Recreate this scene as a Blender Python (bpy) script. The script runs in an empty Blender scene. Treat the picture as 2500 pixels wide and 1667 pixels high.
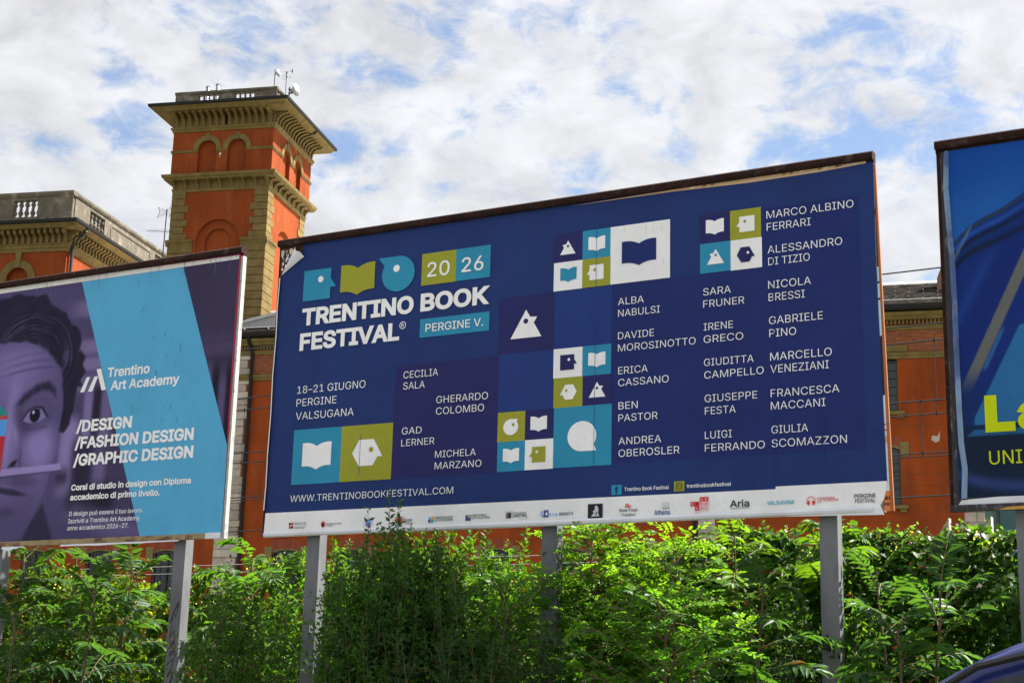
import bpy, math, random, os
import numpy as np
from mathutils import Vector, Matrix
R = math.radians
C = bpy.context.scene.collection
SC = bpy.context.scene

# ------------------------------------------------------------------ camera
CAMH = 1.40
cam_d = bpy.data.cameras.new('camera')
cam = bpy.data.objects.new('camera', cam_d); C.objects.link(cam); SC.camera = cam
cam_d.sensor_fit = 'HORIZONTAL'; cam_d.sensor_width = 36.0; cam_d.lens = 54.778
cam_d.clip_start = 0.05; cam_d.clip_end = 3000
_R = Matrix(((0.99964586, -0.02661118, 0.0), (-0.0063044, -0.2368242, -0.97153207), (0.02585362, 0.97118801, -0.2369081)))
cam.matrix_world = Matrix.Translation((0, 0, CAMH)) @ _R.to_4x4()

# ------------------------------------------------------------------ light
SUN_EL, SUN_AZ = 58.0, 14.0            # azimuth from +X towards +Y (degrees)
EXPO = 1.8
SC.view_settings.view_transform = 'Standard'; SC.view_settings.look = 'None'
SC.view_settings.exposure = EXPO; SC.view_settings.gamma = 1.0
sun_d = bpy.data.lights.new('sun', 'SUN'); sun_d.energy = 5.0; sun_d.angle = R(0.9); sun_d.color = (1.0, 0.94, 0.85)
sun = bpy.data.objects.new('sun', sun_d); C.objects.link(sun)
sdir = Vector((math.cos(R(SUN_EL)) * math.cos(R(SUN_AZ)), math.cos(R(SUN_EL)) * math.sin(R(SUN_AZ)), math.sin(R(SUN_EL))))
sun.rotation_euler = sdir.to_track_quat('Z', 'Y').to_euler(); sun.location = sdir * 200

# ------------------------------------------------------------------ sky
W = bpy.data.worlds.new('World'); SC.world = W; W.use_nodes = True
def sky():
    nt = W.node_tree; N = nt.nodes; L = nt.links; N.clear()
    out = N.new('ShaderNodeOutputWorld'); bg = N.new('ShaderNodeBackground')
    st = N.new('ShaderNodeTexSky'); st.sky_type = 'NISHITA'; st.sun_disc = False
    st.sun_elevation = R(SUN_EL); st.sun_rotation = R(90 - SUN_AZ); st.air_density = 1.0; st.dust_density = 0.6; st.ozone_density = 1.2
    tc = N.new('ShaderNodeTexCoord')
    def math_(op, a, b=None, c=None, clamp=False):
        m = N.new('ShaderNodeMath'); m.operation = op; m.use_clamp = clamp
        for i, v in enumerate((a, b, c)):
            if v is None: continue
            if isinstance(v, (int, float)): m.inputs[i].default_value = v
            else: L.new(v, m.inputs[i])
        return m.outputs[0]
    mp = N.new('ShaderNodeMapping'); mp.inputs['Scale'].default_value = (1, 1, 1.7); mp.inputs['Rotation'].default_value = (0, R(14), 0)
    L.new(tc.outputs['Generated'], mp.inputs[0])
    def noise(scale, detail, rough, dist=0.0, off=0.0):
        n = N.new('ShaderNodeTexNoise'); n.noise_dimensions = '4D'; n.inputs['W'].default_value = off
        n.inputs['Scale'].default_value = scale; n.inputs['Detail'].default_value = detail
        n.inputs['Roughness'].default_value = rough; n.inputs['Distortion'].default_value = dist
        L.new(mp.outputs[0], n.inputs['Vector']); return n.outputs['Fac']
    n1 = noise(8.0, 8, 0.60, 0.5, 1.3); n2 = noise(30.0, 8, 0.63, 0.5, 4.1); n3 = noise(3.0, 3, 0.5, 0.0, 7.7)
    dens = math_('ADD', math_('MULTIPLY', n1, 1.0), math_('MULTIPLY', n2, 0.85))
    dens = math_('ADD', dens, math_('MULTIPLY', n3, 0.25))
    # openings in the cloud cover: direction, angular radius in degrees, depth
    for (dx, dy, dz, rad, dep) in GAPS:
        vm = N.new('ShaderNodeVectorMath'); vm.operation = 'DISTANCE'
        L.new(tc.outputs['Generated'], vm.inputs[0]); vm.inputs[1].default_value = (dx, dy, dz)
        q = math_('DIVIDE', vm.outputs['Value'], math.tan(R(rad)))
        g = math_('POWER', 2.718, math_('MULTIPLY', math_('MULTIPLY', q, q), -1.0))
        dens = math_('SUBTRACT', dens, math_('MULTIPLY', g, dep))
    cov = N.new('ShaderNodeMapRange'); cov.interpolation_type = 'SMOOTHSTEP'
    cov.inputs['From Min'].default_value = 0.80; cov.inputs['From Max'].default_value = 1.06
    cov.inputs['To Min'].default_value = 0.14; cov.inputs['To Max'].default_value = 0.985
    L.new(dens, cov.inputs['Value'])
    # cloud brightness: thick parts greyer, thin edges whiter
    n4 = noise(17.0, 7, 0.6, 0.4, 12.0)
    shade = N.new('ShaderNodeMapRange'); shade.inputs['From Min'].default_value = 0.34; shade.inputs['From Max'].default_value = 0.66
    shade.inputs['To Min'].default_value = 0.82; shade.inputs['To Max'].default_value = 1.14
    L.new(n4, shade.inputs['Value'])
    # brighter cloud round the sun, plus added brightness in unseen sky facing the boards
    sd = N.new('ShaderNodeVectorMath'); sd.operation = 'DOT_PRODUCT'; L.new(tc.outputs['Generated'], sd.inputs[0]); sd.inputs[1].default_value = tuple(sdir)
    halo = math_('MULTIPLY', math_('POWER', math_('MAXIMUM', sd.outputs['Value'], 0.0), 6.0), 1.6)
    opp = N.new('ShaderNodeVectorMath'); opp.operation = 'DOT_PRODUCT'; L.new(tc.outputs['Generated'], opp.inputs[0]); opp.inputs[1].default_value = (-0.45, -0.85, 0.28)
    front = math_('MULTIPLY', math_('MULTIPLY', math_('ADD', opp.outputs['Value'], 0.45, None, True), 1.0), OPP)
    br = math_('MULTIPLY', shade.outputs[0], math_('ADD', math_('ADD', halo, front), 1.0))
    cc = N.new('ShaderNodeMix'); cc.data_type = 'RGBA'; cc.blend_type = 'MULTIPLY'; cc.inputs['Factor'].default_value = 1.0
    cc.inputs['A'].default_value = (CLOUD * 0.975, CLOUD * 0.99, CLOUD * 1.03, 1); L.new(br, cc.inputs['B'])
    sk = N.new('ShaderNodeMix'); sk.data_type = 'RGBA'; sk.blend_type = 'MULTIPLY'; sk.inputs['Factor'].default_value = 1.0
    L.new(st.outputs[0], sk.inputs['A']); sk.inputs['B'].default_value = (SKYK * 0.95, SKYK * 1.0, SKYK * 1.06, 1)
    mx = N.new('ShaderNodeMix'); mx.data_type = 'RGBA'
    L.new(cov.outputs[0], mx.inputs['Factor']); L.new(sk.outputs['Result'], mx.inputs['A']); L.new(cc.outputs['Result'], mx.inputs['B'])
    L.new(mx.outputs['Result'], bg.inputs['Color']); bg.inputs['Strength'].default_value = 0.1
    L.new(bg.outputs[0], out.inputs[0])
    W.cycles.sampling_method = 'MANUAL'; W.cycles.sample_map_resolution = 1024
CLOUD, SKYK, OPP = 2.48, 0.50, 0.05      # radiances before the 0.1 background strength
GAPS = []
def gap(px, py, rad, dep):             # planned on the photograph, kept as a fixed direction of the sky
    v = _R @ Vector(((px - 1250) / 3804.0, -(py - 833.5) / 3804.0, -1.0)); v.normalize()
    GAPS.append((v.x, v.y, v.z, rad * 1.4, dep * .70))
for g in ((255, 180, .6, .18), (300, 225, .9, .15), (345, 165, .7, .10), (345, 325, .9, .20), (210, 345, .8, .12), (95, 330, .8, .10), (800, 415, .9, .24), (870, 350, .7, .12), (1580, 215, 1.15, .26), (1470, 170, 1.0, .18), (1180, 405, .8, .18), (1100, 330, .7, .10), (1430, 440, 1.1, .24), (1650, 420, .6, .12), (1700, 310, .6, .12),
          (1950, 350, 1.1, .20), (2080, 370, .8, .18), (2070, 90, .9, .16), (2150, 50, .7, .13), (2250, 120, 1.1, .14), (2200, 10, .6, .14), (2220, 460, .6, .12), (1115, 140, .35, .16), (1440, 60, .7, .10), (1930, 200, .7, .10)): gap(*g)
sky()

# ------------------------------------------------------------------ materials
MATS = {}
def lin(c):
    c = c / 255.0
    return c / 12.92 if c <= 0.04045 else ((c + 0.055) / 1.055) ** 2.4
def srgb(r, g, b): return (lin(r), lin(g), lin(b))
def mat(name, col=(.5, .5, .5), rough=.75, var=.15, scale=6.0, bump=0.0, bscale=None, metal=0.0, spec=.4, stretch=(1, 1, 1), attr=None, col2=None, patch=None, coat=0.0, bdist=.02):
    if name in MATS: return MATS[name]
    m = bpy.data.materials.new(name); m.use_nodes = True
    nt = m.node_tree; N = nt.nodes; L = nt.links
    b = N['Principled BSDF']; b.inputs['Roughness'].default_value = rough; b.inputs['Metallic'].default_value = metal
    b.inputs['Specular IOR Level'].default_value = spec; b.inputs['Coat Weight'].default_value = coat
    tc = N.new('ShaderNodeTexCoord'); mp = N.new('ShaderNodeMapping'); mp.inputs['Scale'].default_value = stretch
    L.new(tc.outputs['Object'], mp.inputs[0])
    nz = N.new('ShaderNodeTexNoise'); nz.inputs['Scale'].default_value = scale; nz.inputs['Detail'].default_value = 6; nz.inputs['Roughness'].default_value = .62
    L.new(mp.outputs[0], nz.inputs[0])
    if attr:
        src = N.new('ShaderNodeAttribute'); src.attribute_name = attr; base = src.outputs['Color']
    else:
        src = N.new('ShaderNodeRGB'); src.outputs[0].default_value = (*col, 1); base = src.outputs[0]
    if col2:
        cr = N.new('ShaderNodeMapRange'); cr.inputs['From Min'].default_value = patch[1] if patch else .45; cr.inputs['From Max'].default_value = patch[2] if patch else .6
        n2 = N.new('ShaderNodeTexNoise'); n2.inputs['Scale'].default_value = patch[0] if patch else scale * .5; n2.inputs['Detail'].default_value = 7; n2.inputs['Roughness'].default_value = .65
        L.new(mp.outputs[0], n2.inputs[0]); L.new(n2.outputs['Fac'], cr.inputs['Value'])
        mx = N.new('ShaderNodeMix'); mx.data_type = 'RGBA'; L.new(cr.outputs[0], mx.inputs['Factor']); L.new(base, mx.inputs['A']); mx.inputs['B'].default_value = (*col2, 1)
        base = mx.outputs['Result']
    mr = N.new('ShaderNodeMapRange'); mr.inputs['From Min'].default_value = .3; mr.inputs['From Max'].default_value = .7
    mr.inputs['To Min'].default_value = 1 - var; mr.inputs['To Max'].default_value = 1 + var; L.new(nz.outputs['Fac'], mr.inputs['Value'])
    mm = N.new('ShaderNodeMix'); mm.data_type = 'RGBA'; mm.blend_type = 'MULTIPLY'; mm.inputs['Factor'].default_value = 1
    L.new(base, mm.inputs['A']); L.new(mr.outputs[0], mm.inputs['B']); L.new(mm.outputs['Result'], b.inputs['Base Color'])
    if bump:
        nb = N.new('ShaderNodeTexNoise'); nb.inputs['Scale'].default_value = bscale or scale * 4; nb.inputs['Detail'].default_value = 5
        L.new(mp.outputs[0], nb.inputs[0]); bp = N.new('ShaderNodeBump'); bp.inputs['Strength'].default_value = bump; bp.inputs['Distance'].default_value = bdist
        L.new(nb.outputs['Fac'], bp.inputs['Height']); L.new(bp.outputs[0], b.inputs['Normal'])
    MATS[name] = m; return m

ORANGE = mat('orange_render', (.275, .054, .013), .9, .24, .8, .12, 9, col2=(.175, .042, .018), patch=(1.0, .46, .70), stretch=(1, 1, .35), spec=.1)
ORANGE_T = mat('orange_render_tower', (.225, .048, .0135), .9, .22, 1.0, .12, 9, col2=(.27, .072, .026), patch=(1.7, .5, .72), stretch=(1, 1, .35), spec=.1)
TRIM = mat('ochre_stone_trim', (.175, .127, .050), .9, .24, 2.0, .15, 14, spec=.1)
TRIMD = mat('weathered_stone', (.125, .108, .082), .95, .25, 1.6, .2, 10, col2=(.24, .205, .16), patch=(1.9, .52, .66))
STONE = mat('rough_limestone', (.42, .36, .32), .95, .2, 3.0, .6, 9, attr='Col')
BRICK = mat('brick_frieze', (.3, .1, .06), .9, .15, 5, attr='Col')
TILE = mat('dark_roof_tile', (.05, .043, .037), .95, .3, 3, attr='Col', spec=.1)
GUTTER = mat('dark_gutter_metal', (.016, .015, .016), .6, .15, 4, spec=.2)
FLASH = mat('grey_flashing', (.42, .42, .42), .5, .1, 3, metal=.2)
GLASS = mat('window_glass', (.018, .022, .022), .12, .3, 1.2, spec=.6)
WFRAME = mat('green_window_frame', (.03, .048, .042), .6, .15, 5)
IRON = mat('iron_bars', (.06, .06, .06), .6, .1, 5)
PIPE = mat('downpipe_metal', (.03, .035, .045), .6, .12, 5, metal=.1)
STEEL = mat('stainless_flue', (.5, .5, .52), .25, .08, 4, metal=1.0)
GALV = mat('galvanised_post', (.17, .175, .185), .65, .28, 2.5, .12, 30, metal=.25, stretch=(1, 1, .35), col2=(.12, .125, .135), patch=(5, .48, .62))
RUST = mat('rusted_frame', (.028, .012, .009), .85, .4, 7, .3, 40, spec=.15, col2=(.06, .045, .038), patch=(9, .55, .7))
RUSTY = mat('rusted_yellow_rail', (.33, .25, .12), .7, .2, 8, .2, 40, col2=(.13, .06, .05), patch=(5, .5, .62), stretch=(1, 1, 2.5))
PRINT = mat('printed_paper', (1, 1, 1), .68, .11, .8, 1.0, 2.2, attr='Col', spec=.10, stretch=(1, 1, .6), bdist=.07)
PAPER = mat('white_paper', (.72, .73, .76), .6, .10, 3, .2, 9, spec=.3)
DISH = mat('dish_white', (.55, .56, .57), .5, .05, 3)
WIRE = mat('black_wire', (.012, .012, .014), .6, .1, 5)
FWIRE = mat('galvanised_wire', (.35, .35, .35), .5, .1, 5, metal=.4)
CONC = mat('concrete_post', (.48, .45, .40), .9, .15, 5, .2, 40)
BARK = mat('bark', (.12, .085, .055), .95, .3, 12, .4, 50)
STEM = mat('green_stem', (.13, .11, .05), .8, .25, 12)
ASPH = mat('asphalt', (.05, .05, .052), .9, .2, 2, .3, 60)
PAVE = mat('pavement_concrete', (.19, .185, .175), .9, .15, 2, .2, 30)
SOIL = mat('dry_ground', (.10, .09, .06), .95, .3, 1.2, .3, 20, col2=(.09, .11, .04), patch=(.8, .45, .6))
TEAL = mat('teal_render', (.13, .33, .32), .85, .06, 1)
TEALD = mat('darker_teal', (.045, .15, .19), .7, .05, 1)
def leaf_mat(name, trans=.42, rough=.42):
    m = bpy.data.materials.new(name); m.use_nodes = True; nt = m.node_tree; N = nt.nodes; L = nt.links
    b = N['Principled BSDF']; out = N['Material Output']; b.inputs['Roughness'].default_value = rough; b.inputs['Specular IOR Level'].default_value = .17
    a = N.new('ShaderNodeAttribute'); a.attribute_name = 'Col'; L.new(a.outputs['Color'], b.inputs['Base Color'])
    tr = N.new('ShaderNodeBsdfTranslucent'); mu = N.new('ShaderNodeMix'); mu.data_type = 'RGBA'; mu.blend_type = 'MULTIPLY'; mu.inputs['Factor'].default_value = 1
    L.new(a.outputs['Color'], mu.inputs['A']); mu.inputs['B'].default_value = (4.6, 4.0, 1.1, 1); L.new(mu.outputs['Result'], tr.inputs['Color'])
    ms = N.new('ShaderNodeMixShader'); ms.inputs[0].default_value = trans
    L.new(b.outputs[0], ms.inputs[1]); L.new(tr.outputs[0], ms.inputs[2]); L.new(ms.outputs[0], out.inputs['Surface'])
    MATS[name] = m; return m
LEAF = leaf_mat('leaf')
LEAFG = leaf_mat('glossy_leaf', .34, .46)

LEAFS = leaf_mat('shiny_leaf', .34, .44)

# ------------------------------------------------------------------ helpers
def tag(o, label=None, cat=None, group=None, kind=None):
    if label: o['label'] = label
    if cat: o['category'] = cat
    if group: o['group'] = group
    if kind: o['kind'] = kind
    return o
def thing(name, label, cat, loc=(0, 0, 0), rz=0.0, group=None):
    o = bpy.data.objects.new(name, None); C.objects.link(o); o.location = loc; o.rotation_euler = (0, 0, rz)
    o.empty_display_size = .2
    return tag(o, label, cat, group)
class MB:
    """collects faces (in the coordinates of the thing) and builds one mesh object"""
    def __init__(s): s.v = []; s.f = []; s.c = []
    def add(s, vs, fs, col=None):
        n = len(s.v); s.v.extend(tuple(map(float, p)) for p in vs)
        for f in fs: s.f.append(tuple(i + n for i in f)); s.c.append(col or (1, 1, 1))
        return s
    def box(s, x0, x1, y0, y1, z0, z1, col=None, P=None):
        vs = [(x, y, z) for z in (z0, z1) for y in (y0, y1) for x in (x0, x1)]
        if P: vs = [P(*p) for p in vs]
        return s.add(vs, [(0, 2, 3, 1), (4, 5, 7, 6), (0, 1, 5, 4), (2, 6, 7, 3), (0, 4, 6, 2), (1, 3, 7, 5)], col)
    def poly(s, pts, col=None): return s.add(pts, [tuple(range(len(pts)))], col)
    def prism(s, prof, a, b, fn, col=None):
        """profile [(p,q)] swept from a to b; fn(t,p,q) -> point"""
        n = len(prof); vs = [fn(a, *p) for p in prof] + [fn(b, *p) for p in prof]
        fs = [tuple(range(n - 1, -1, -1)), tuple(range(n, 2 * n))] + [(i, (i + 1) % n, n + (i + 1) % n, n + i) for i in range(n)]
        return s.add(vs, fs, col)
    def tube(s, pts, r, n=6, col=None, r1=None):
        pts = [Vector(p) for p in pts]; k = len(pts); rings = []
        for i, p in enumerate(pts):
            t = (pts[min(i + 1, k - 1)] - pts[max(i - 1, 0)]).normalized()
            u = t.cross(Vector((0, 0, 1)) if abs(t.z) < .9 else Vector((1, 0, 0))).normalized(); w = t.cross(u)
            rr = r if r1 is None else r + (r1 - r) * i / (k - 1)
            rings.append([p + rr * (math.cos(2 * math.pi * j / n) * u + math.sin(2 * math.pi * j / n) * w) for j in range(n)])
        vs = [q for g in rings for q in g]; fs = []
        for i in range(k - 1):
            for j in range(n): fs.append((i * n + j, i * n + (j + 1) % n, (i + 1) * n + (j + 1) % n, (i + 1) * n + j))
        fs.append(tuple(range(n - 1, -1, -1))); fs.append(tuple((k - 1) * n + j for j in range(n)))
        return s.add(vs, fs, col)
    def lathe(s, prof, n=12, o=(0, 0, 0), col=None, axis='z', P=None):
        vs = []; k = len(prof)
        for r, h in prof:
            for j in range(n):
                a = 2 * math.pi * j / n; c, d = r * math.cos(a), r * math.sin(a)
                p = (o[0] + c, o[1] + d, o[2] + h) if axis == 'z' else ((o[0] + c, o[1] + h, o[2] + d) if axis == 'y' else (o[0] + h, o[1] + c, o[2] + d))
                vs.append(P(*p) if P else p)
        fs = [(i * n + j, i * n + (j + 1) % n, (i + 1) * n + (j + 1) % n, (i + 1) * n + j) for i in range(k - 1) for j in range(n)]
        fs += [tuple(range(n - 1, -1, -1)), tuple((k - 1) * n + j for j in range(n))]
        return s.add(vs, fs, col)
    def mesh(s, name, m, smooth=False):
        me = bpy.data.meshes.new(name); me.from_pydata(s.v, [], s.f)
        at = me.attributes.new('Col', 'FLOAT_COLOR', 'FACE')
        at.data.foreach_set('color', np.array([(*c[:3], 1.0) for c in s.c], dtype=np.float32).ravel())
        if m: me.materials.append(m)
        if smooth: me.polygons.foreach_set('use_smooth', np.ones(len(me.polygons), dtype=bool))
        me.update(); return me
    def build(s, name, m, parent=None, smooth=False):
        return link(name, s.mesh(name, m, smooth), parent)
def link(name, me, parent=None, loc=None):
    o = bpy.data.objects.new(name, me); C.objects.link(o)
    if parent: o.parent = parent
    if loc: o.location = loc
    return o
def structure(name, mb, m): return tag(mb.build(name, m), kind='structure')

# ------------------------------------------------------------------ ground
g = MB(); g.poly([(-600, -600, -.02), (600, -600, -.02), (600, 900, -.02), (-600, 900, -.02)]); structure('ground', g, SOIL)
BD = Vector((0.87504111, -0.48404861, 0)); BN = Vector((-0.48404861, -0.87504111, 0))   # along the boards, out of their fronts
BO = Vector((-2.37288906, 15.16978366, 0)); BZ = 1.68424154 + CAMH; BYAW = math.atan2(BD.y, BD.x)
def bp(s, off, z=0.0): p = BO + BD * s + BN * off; return Vector((p.x, p.y, z))
def strip(a, b, z, s0=-90, s1=90): return [bp(s0, a, z), bp(s1, a, z), bp(s1, b, z), bp(s0, b, z)]
g = MB(); g.poly(strip(5.2, 26, -.012)); structure('road', g, ASPH)
g = MB(); g.prism([(3.2, -.02), (5.2, -.02), (5.2, .12), (3.2, .12)], -90, 90, lambda t, p, q: bp(t, p, q)); structure('pavement', g, PAVE)
g = MB(); g.prism([(5.2, -.02), (5.34, -.02), (5.34, .125), (5.2, .125)], -90, 90, lambda t, p, q: bp(t, p, q)); structure('kerb', g, CONC)
g = MB(); g.poly(strip(15.0, 15.12, -.008)); structure('road_marking', g, PAPER)

# ------------------------------------------------------------------ lettering
def font(path):
    try: return bpy.data.fonts.load(os.path.join(bpy.utils.resource_path('LOCAL'), 'datafiles', 'fonts', path))
    except Exception: return None
INTER = font('Inter.woff2')
_cache = {}
from mathutils.geometry import delaunay_2d_cdt
def _inside(p, loop):
    c = False; n = len(loop)
    for i in range(n):
        (x0, y0), (x1, y1) = loop[i], loop[(i + 1) % n]
        if (y0 > p[1]) != (y1 > p[1]) and p[0] < x0 + (p[1] - y0) * (x1 - x0) / (y1 - y0): c = not c
    return c
def _grow(loop, d):           # move an outline outwards (holes run the other way and shrink)
    n = len(loop); out = []
    for i in range(n):
        p, q, r_ = Vector(loop[i - 1]), Vector(loop[i]), Vector(loop[(i + 1) % n]); e0, e1 = (q - p).normalized(), (r_ - q).normalized()
        n0, n1 = Vector((e0.y, -e0.x)), Vector((e1.y, -e1.x)); m = n0 + n1
        k = m.length_squared; m = m * (2 / k) if k > .5 else n0
        out.append((q.x + m.x * d, q.y + m.y * d))
    return out
def glyphs(txt, fnt, bold):
    key = (txt, fnt.name if fnt else '', bold)
    if key in _cache: return _cache[key]
    cu = bpy.data.curves.new('lettering', 'FONT'); cu.body = txt; cu.resolution_u = 3; cu.dimensions = '2D'; cu.fill_mode = 'NONE'
    if fnt: cu.font = fnt
    ob = bpy.data.objects.new('lettering', cu); C.objects.link(ob); bpy.context.view_layer.update()
    me = bpy.data.meshes.new_from_object(ob.evaluated_get(bpy.context.evaluated_depsgraph_get()))
    V = [(v.co.x, v.co.y) for v in me.vertices]; nb = {}
    for e in me.edges:
        x, y = e.vertices; nb.setdefault(x, []).append(y); nb.setdefault(y, []).append(x)
    bpy.data.objects.remove(ob); bpy.data.meshes.remove(me); bpy.data.curves.remove(cu)
    seen = set(); loops = []
    for st in range(len(V)):
        if st in seen or st not in nb: continue
        lp_ = [st]; seen.add(st); prev, cur = -1, st
        while True:
            nx = [q for q in nb[cur] if q not in seen]
            if not nx: break
            q = st + len(lp_) if (st + len(lp_)) in nx else nx[0]; seen.add(q); lp_.append(q); cur = q
        pl = [V[i] for i in lp_]; cl = [pl[0]]
        for p in pl[1:]:
            if math.hypot(p[0] - cl[-1][0], p[1] - cl[-1][1]) > 1e-4: cl.append(p)
        if len(cl) > 3 and math.hypot(cl[0][0] - cl[-1][0], cl[0][1] - cl[-1][1]) < 1e-4: cl.pop()
        if len(cl) > 2: loops.append(cl)
    area = lambda l: .5 * sum(l[i][0] * l[(i + 1) % len(l)][1] - l[(i + 1) % len(l)][0] * l[i][1] for i in range(len(l)))
    big = max(loops, key=lambda l: abs(area(l))); sg = 1 if area(big) > 0 else -1
    if sg < 0: loops = [l[::-1] for l in loops]
    if bold: loops = [_grow(l, bold) for l in loops]
    pts = [Vector(p) for l in loops for p in l]; ed = []; k = 0
    for l in loops: ed += [(k + i, k + (i + 1) % len(l)) for i in range(len(l))]; k += len(l)
    vo, eo, fo = delaunay_2d_cdt(pts, ed, [], 0, 1e-5, False)[:3]
    E0 = np.array([(*pts[i], *pts[j]) for i, j in ed]); fs = []; co = [(v.x, v.y, 0.0) for v in vo]
    cen = np.array([[sum(co[i][0] for i in f) / len(f), sum(co[i][1] for i in f) / len(f)] for f in fo])
    up = (E0[None, :, 1] <= cen[:, None, 1]) & (E0[None, :, 3] > cen[:, None, 1]); dn = (E0[None, :, 1] > cen[:, None, 1]) & (E0[None, :, 3] <= cen[:, None, 1])
    left = (E0[None, :, 2] - E0[None, :, 0]) * (cen[:, None, 1] - E0[None, :, 1]) - (cen[:, None, 0] - E0[None, :, 0]) * (E0[None, :, 3] - E0[None, :, 1])
    wn = (up & (left > 0)).sum(1) - (dn & (left < 0)).sum(1)
    fs = [tuple(f) for f, w_ in zip(fo, wn) if w_ != 0]
    used = sorted({i for f in fs for i in f}); mp_ = {i: n_ for n_, i in enumerate(used)}; co = [co[i] for i in used]; fs = [tuple(mp_[i] for i in f) for f in fs]
    r_ = (np.array(co), fs); _cache[key] = r_; return r_
def capheight(fnt, bold):
    co, _ = glyphs('H', fnt, bold); return co[:, 1].max() - co[:, 1].min(), co[:, 1].min()
def write(mb, txt, s, z, w, cap, col, fnt=None, bold=0.0, layer=6, shear=0.0):
    co, fs = glyphs(txt, fnt, bold)
    if not len(co): return
    ch, y0 = capheight(fnt, bold)
    x = (co[:, 0] - co[:, 0].min()) * (w / (co[:, 0].max() - co[:, 0].min())); y = (co[:, 1] - y0) * cap / ch
    mb.add(list(zip(s + x + shear * y, LY(layer) - .0012 * co[:, 2], z + BZ + y)), fs, col)
def LY(layer): return -0.012 - 0.0016 * layer
XS = 0.68
def ink(r, g, b): return tuple(min(.86, lin(v) / XS) for v in (r, g, b))
def sheet(mb, pts, col, layer): mb.poly([(s, LY(layer), BZ + z) for s, z in pts], col)
def circ(s, z, r, n=28, ry=None): return [(s + r * math.cos(2 * math.pi * i / n), z + (ry or r) * math.sin(2 * math.pi * i / n)) for i in range(n)]
def rect(s0, s1, z0, z1): return [(s0, z0), (s1, z0), (s1, z1), (s0, z1)]

# ------------------------------------------------------------------ billboards
def billboard(s0, label, posts=(.57, 3.11, 5.63), edge=RUST, rail_h=.085):
    t = thing('billboard', label, 'billboard', tuple(bp(s0, 0)), BYAW, 'billboards on galvanised posts')
    b = MB(); b.box(0.03, 6.07, 0, .04, BZ + .02, BZ + 2.97); b.build('panel', mat('panel_board', (.2, .2, .2), .8, .1), t)
    b = MB(); b.prism([(-.055, 2.945), (-.05, 2.985), (-.03, 3.0), (.05, 3.0), (.05, 2.90), (-.009, 2.90), (-.009, 2.925), (-.045, 2.925)], -.005, 6.105, lambda u, p, q: (u, p, BZ + q)); b.build('top_rail', RUST, t)
    for sx in (0, 1):
        b = MB(); x = 0 if not sx else 6.075
        b.box(x, x + .03, -.01, .045, BZ - .002, BZ + 2.899); b.build('side_rail', edge if sx else RUST, t)
    for p in posts:
        b = MB(); b.box(p - .075, p + .075, .053, .17, -.3, BZ + 2.85); b.box(p - .11, p + .11, .03, .2, -.02, .03); b.build('post', GALV, t)
    return t

CB = billboard(0, 'dark blue book festival billboard with a grid of bird, head and book emblems', edge=mat('pale_worn_edge', (.30, .27, .25), .8, .25, 9, col2=(.12, .06, .04), patch=(10, .5, .6)))
NAVY = ink(31, 47, 92); DNAVY = ink(37, 38, 82); TEALI = ink(42, 118, 148); OLIVE = ink(130, 131, 44); WHT = ink(204, 207, 215)
def mat_layer(): return MB()
base = MB()
sheet(base, [(.0, 0), (6.095, 0.0), (6.075, .05), (6.10, .10), (6.118, .16), (6.135, .238), (6.12, 1.0), (6.10, 2.0), (6.10, 2.912), (5.62, 2.90), (5.0, 2.898), (4.34, 2.93), (.26, 2.93), (.035, 2.63), (.03, 1.5), (.028, .23)], NAVY, 0)
base.build('poster', PRINT, CB)
poster = CB.children[-1]
# band of paper at the bottom with the sponsors
strip_ = MB(); sheet(strip_, [(.022, -.004), (6.098, -.006), (6.075, .048), (6.104, .092), (6.124, .161), (6.134, .238), (5.216, .238), (5.214, .216), (.03, .225)], WHT, 1); strip_o = poster; strip_.build('sponsor_band', PRINT, poster)
fold = MB()
fold.prism([(-.016, -.012), (-.03, .0), (-.034, .02), (-.018, .042), (-.016, .035)], .03, 6.02, lambda u, p, q: (u, p, BZ + q), WHT)
fold.poly([(5.3, -.02, BZ + -.012), (6.11, -.03, BZ - .03), (6.09, -.02, BZ + .02), (5.3, -.018, BZ + .0)], WHT)
fold.build('folded_hem', PAPER, poster)
pan = MB()   # darker and lighter printed panels
sheet(pan, rect(1.462, 2.59, .49, 1.568), DNAVY, 1); sheet(pan, rect(2.578, 3.146, 1.58, 2.112), DNAVY, 2)
sheet(pan, rect(3.72, 5.97, .508, 2.118), ink(31, 40, 88), 1); sheet(pan, rect(5.125, 5.968, 2.118, 2.635), ink(30, 40, 88), 1)
sheet(pan, rect(3.146, 3.72, 1.577, 2.113), ink(32, 50, 104), 1); sheet(pan, rect(2.59, 3.15, 1.036, 1.58), ink(33, 50, 102), 1)
pan.build('printed_panels', PRINT, poster)
sq = MB()
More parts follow.
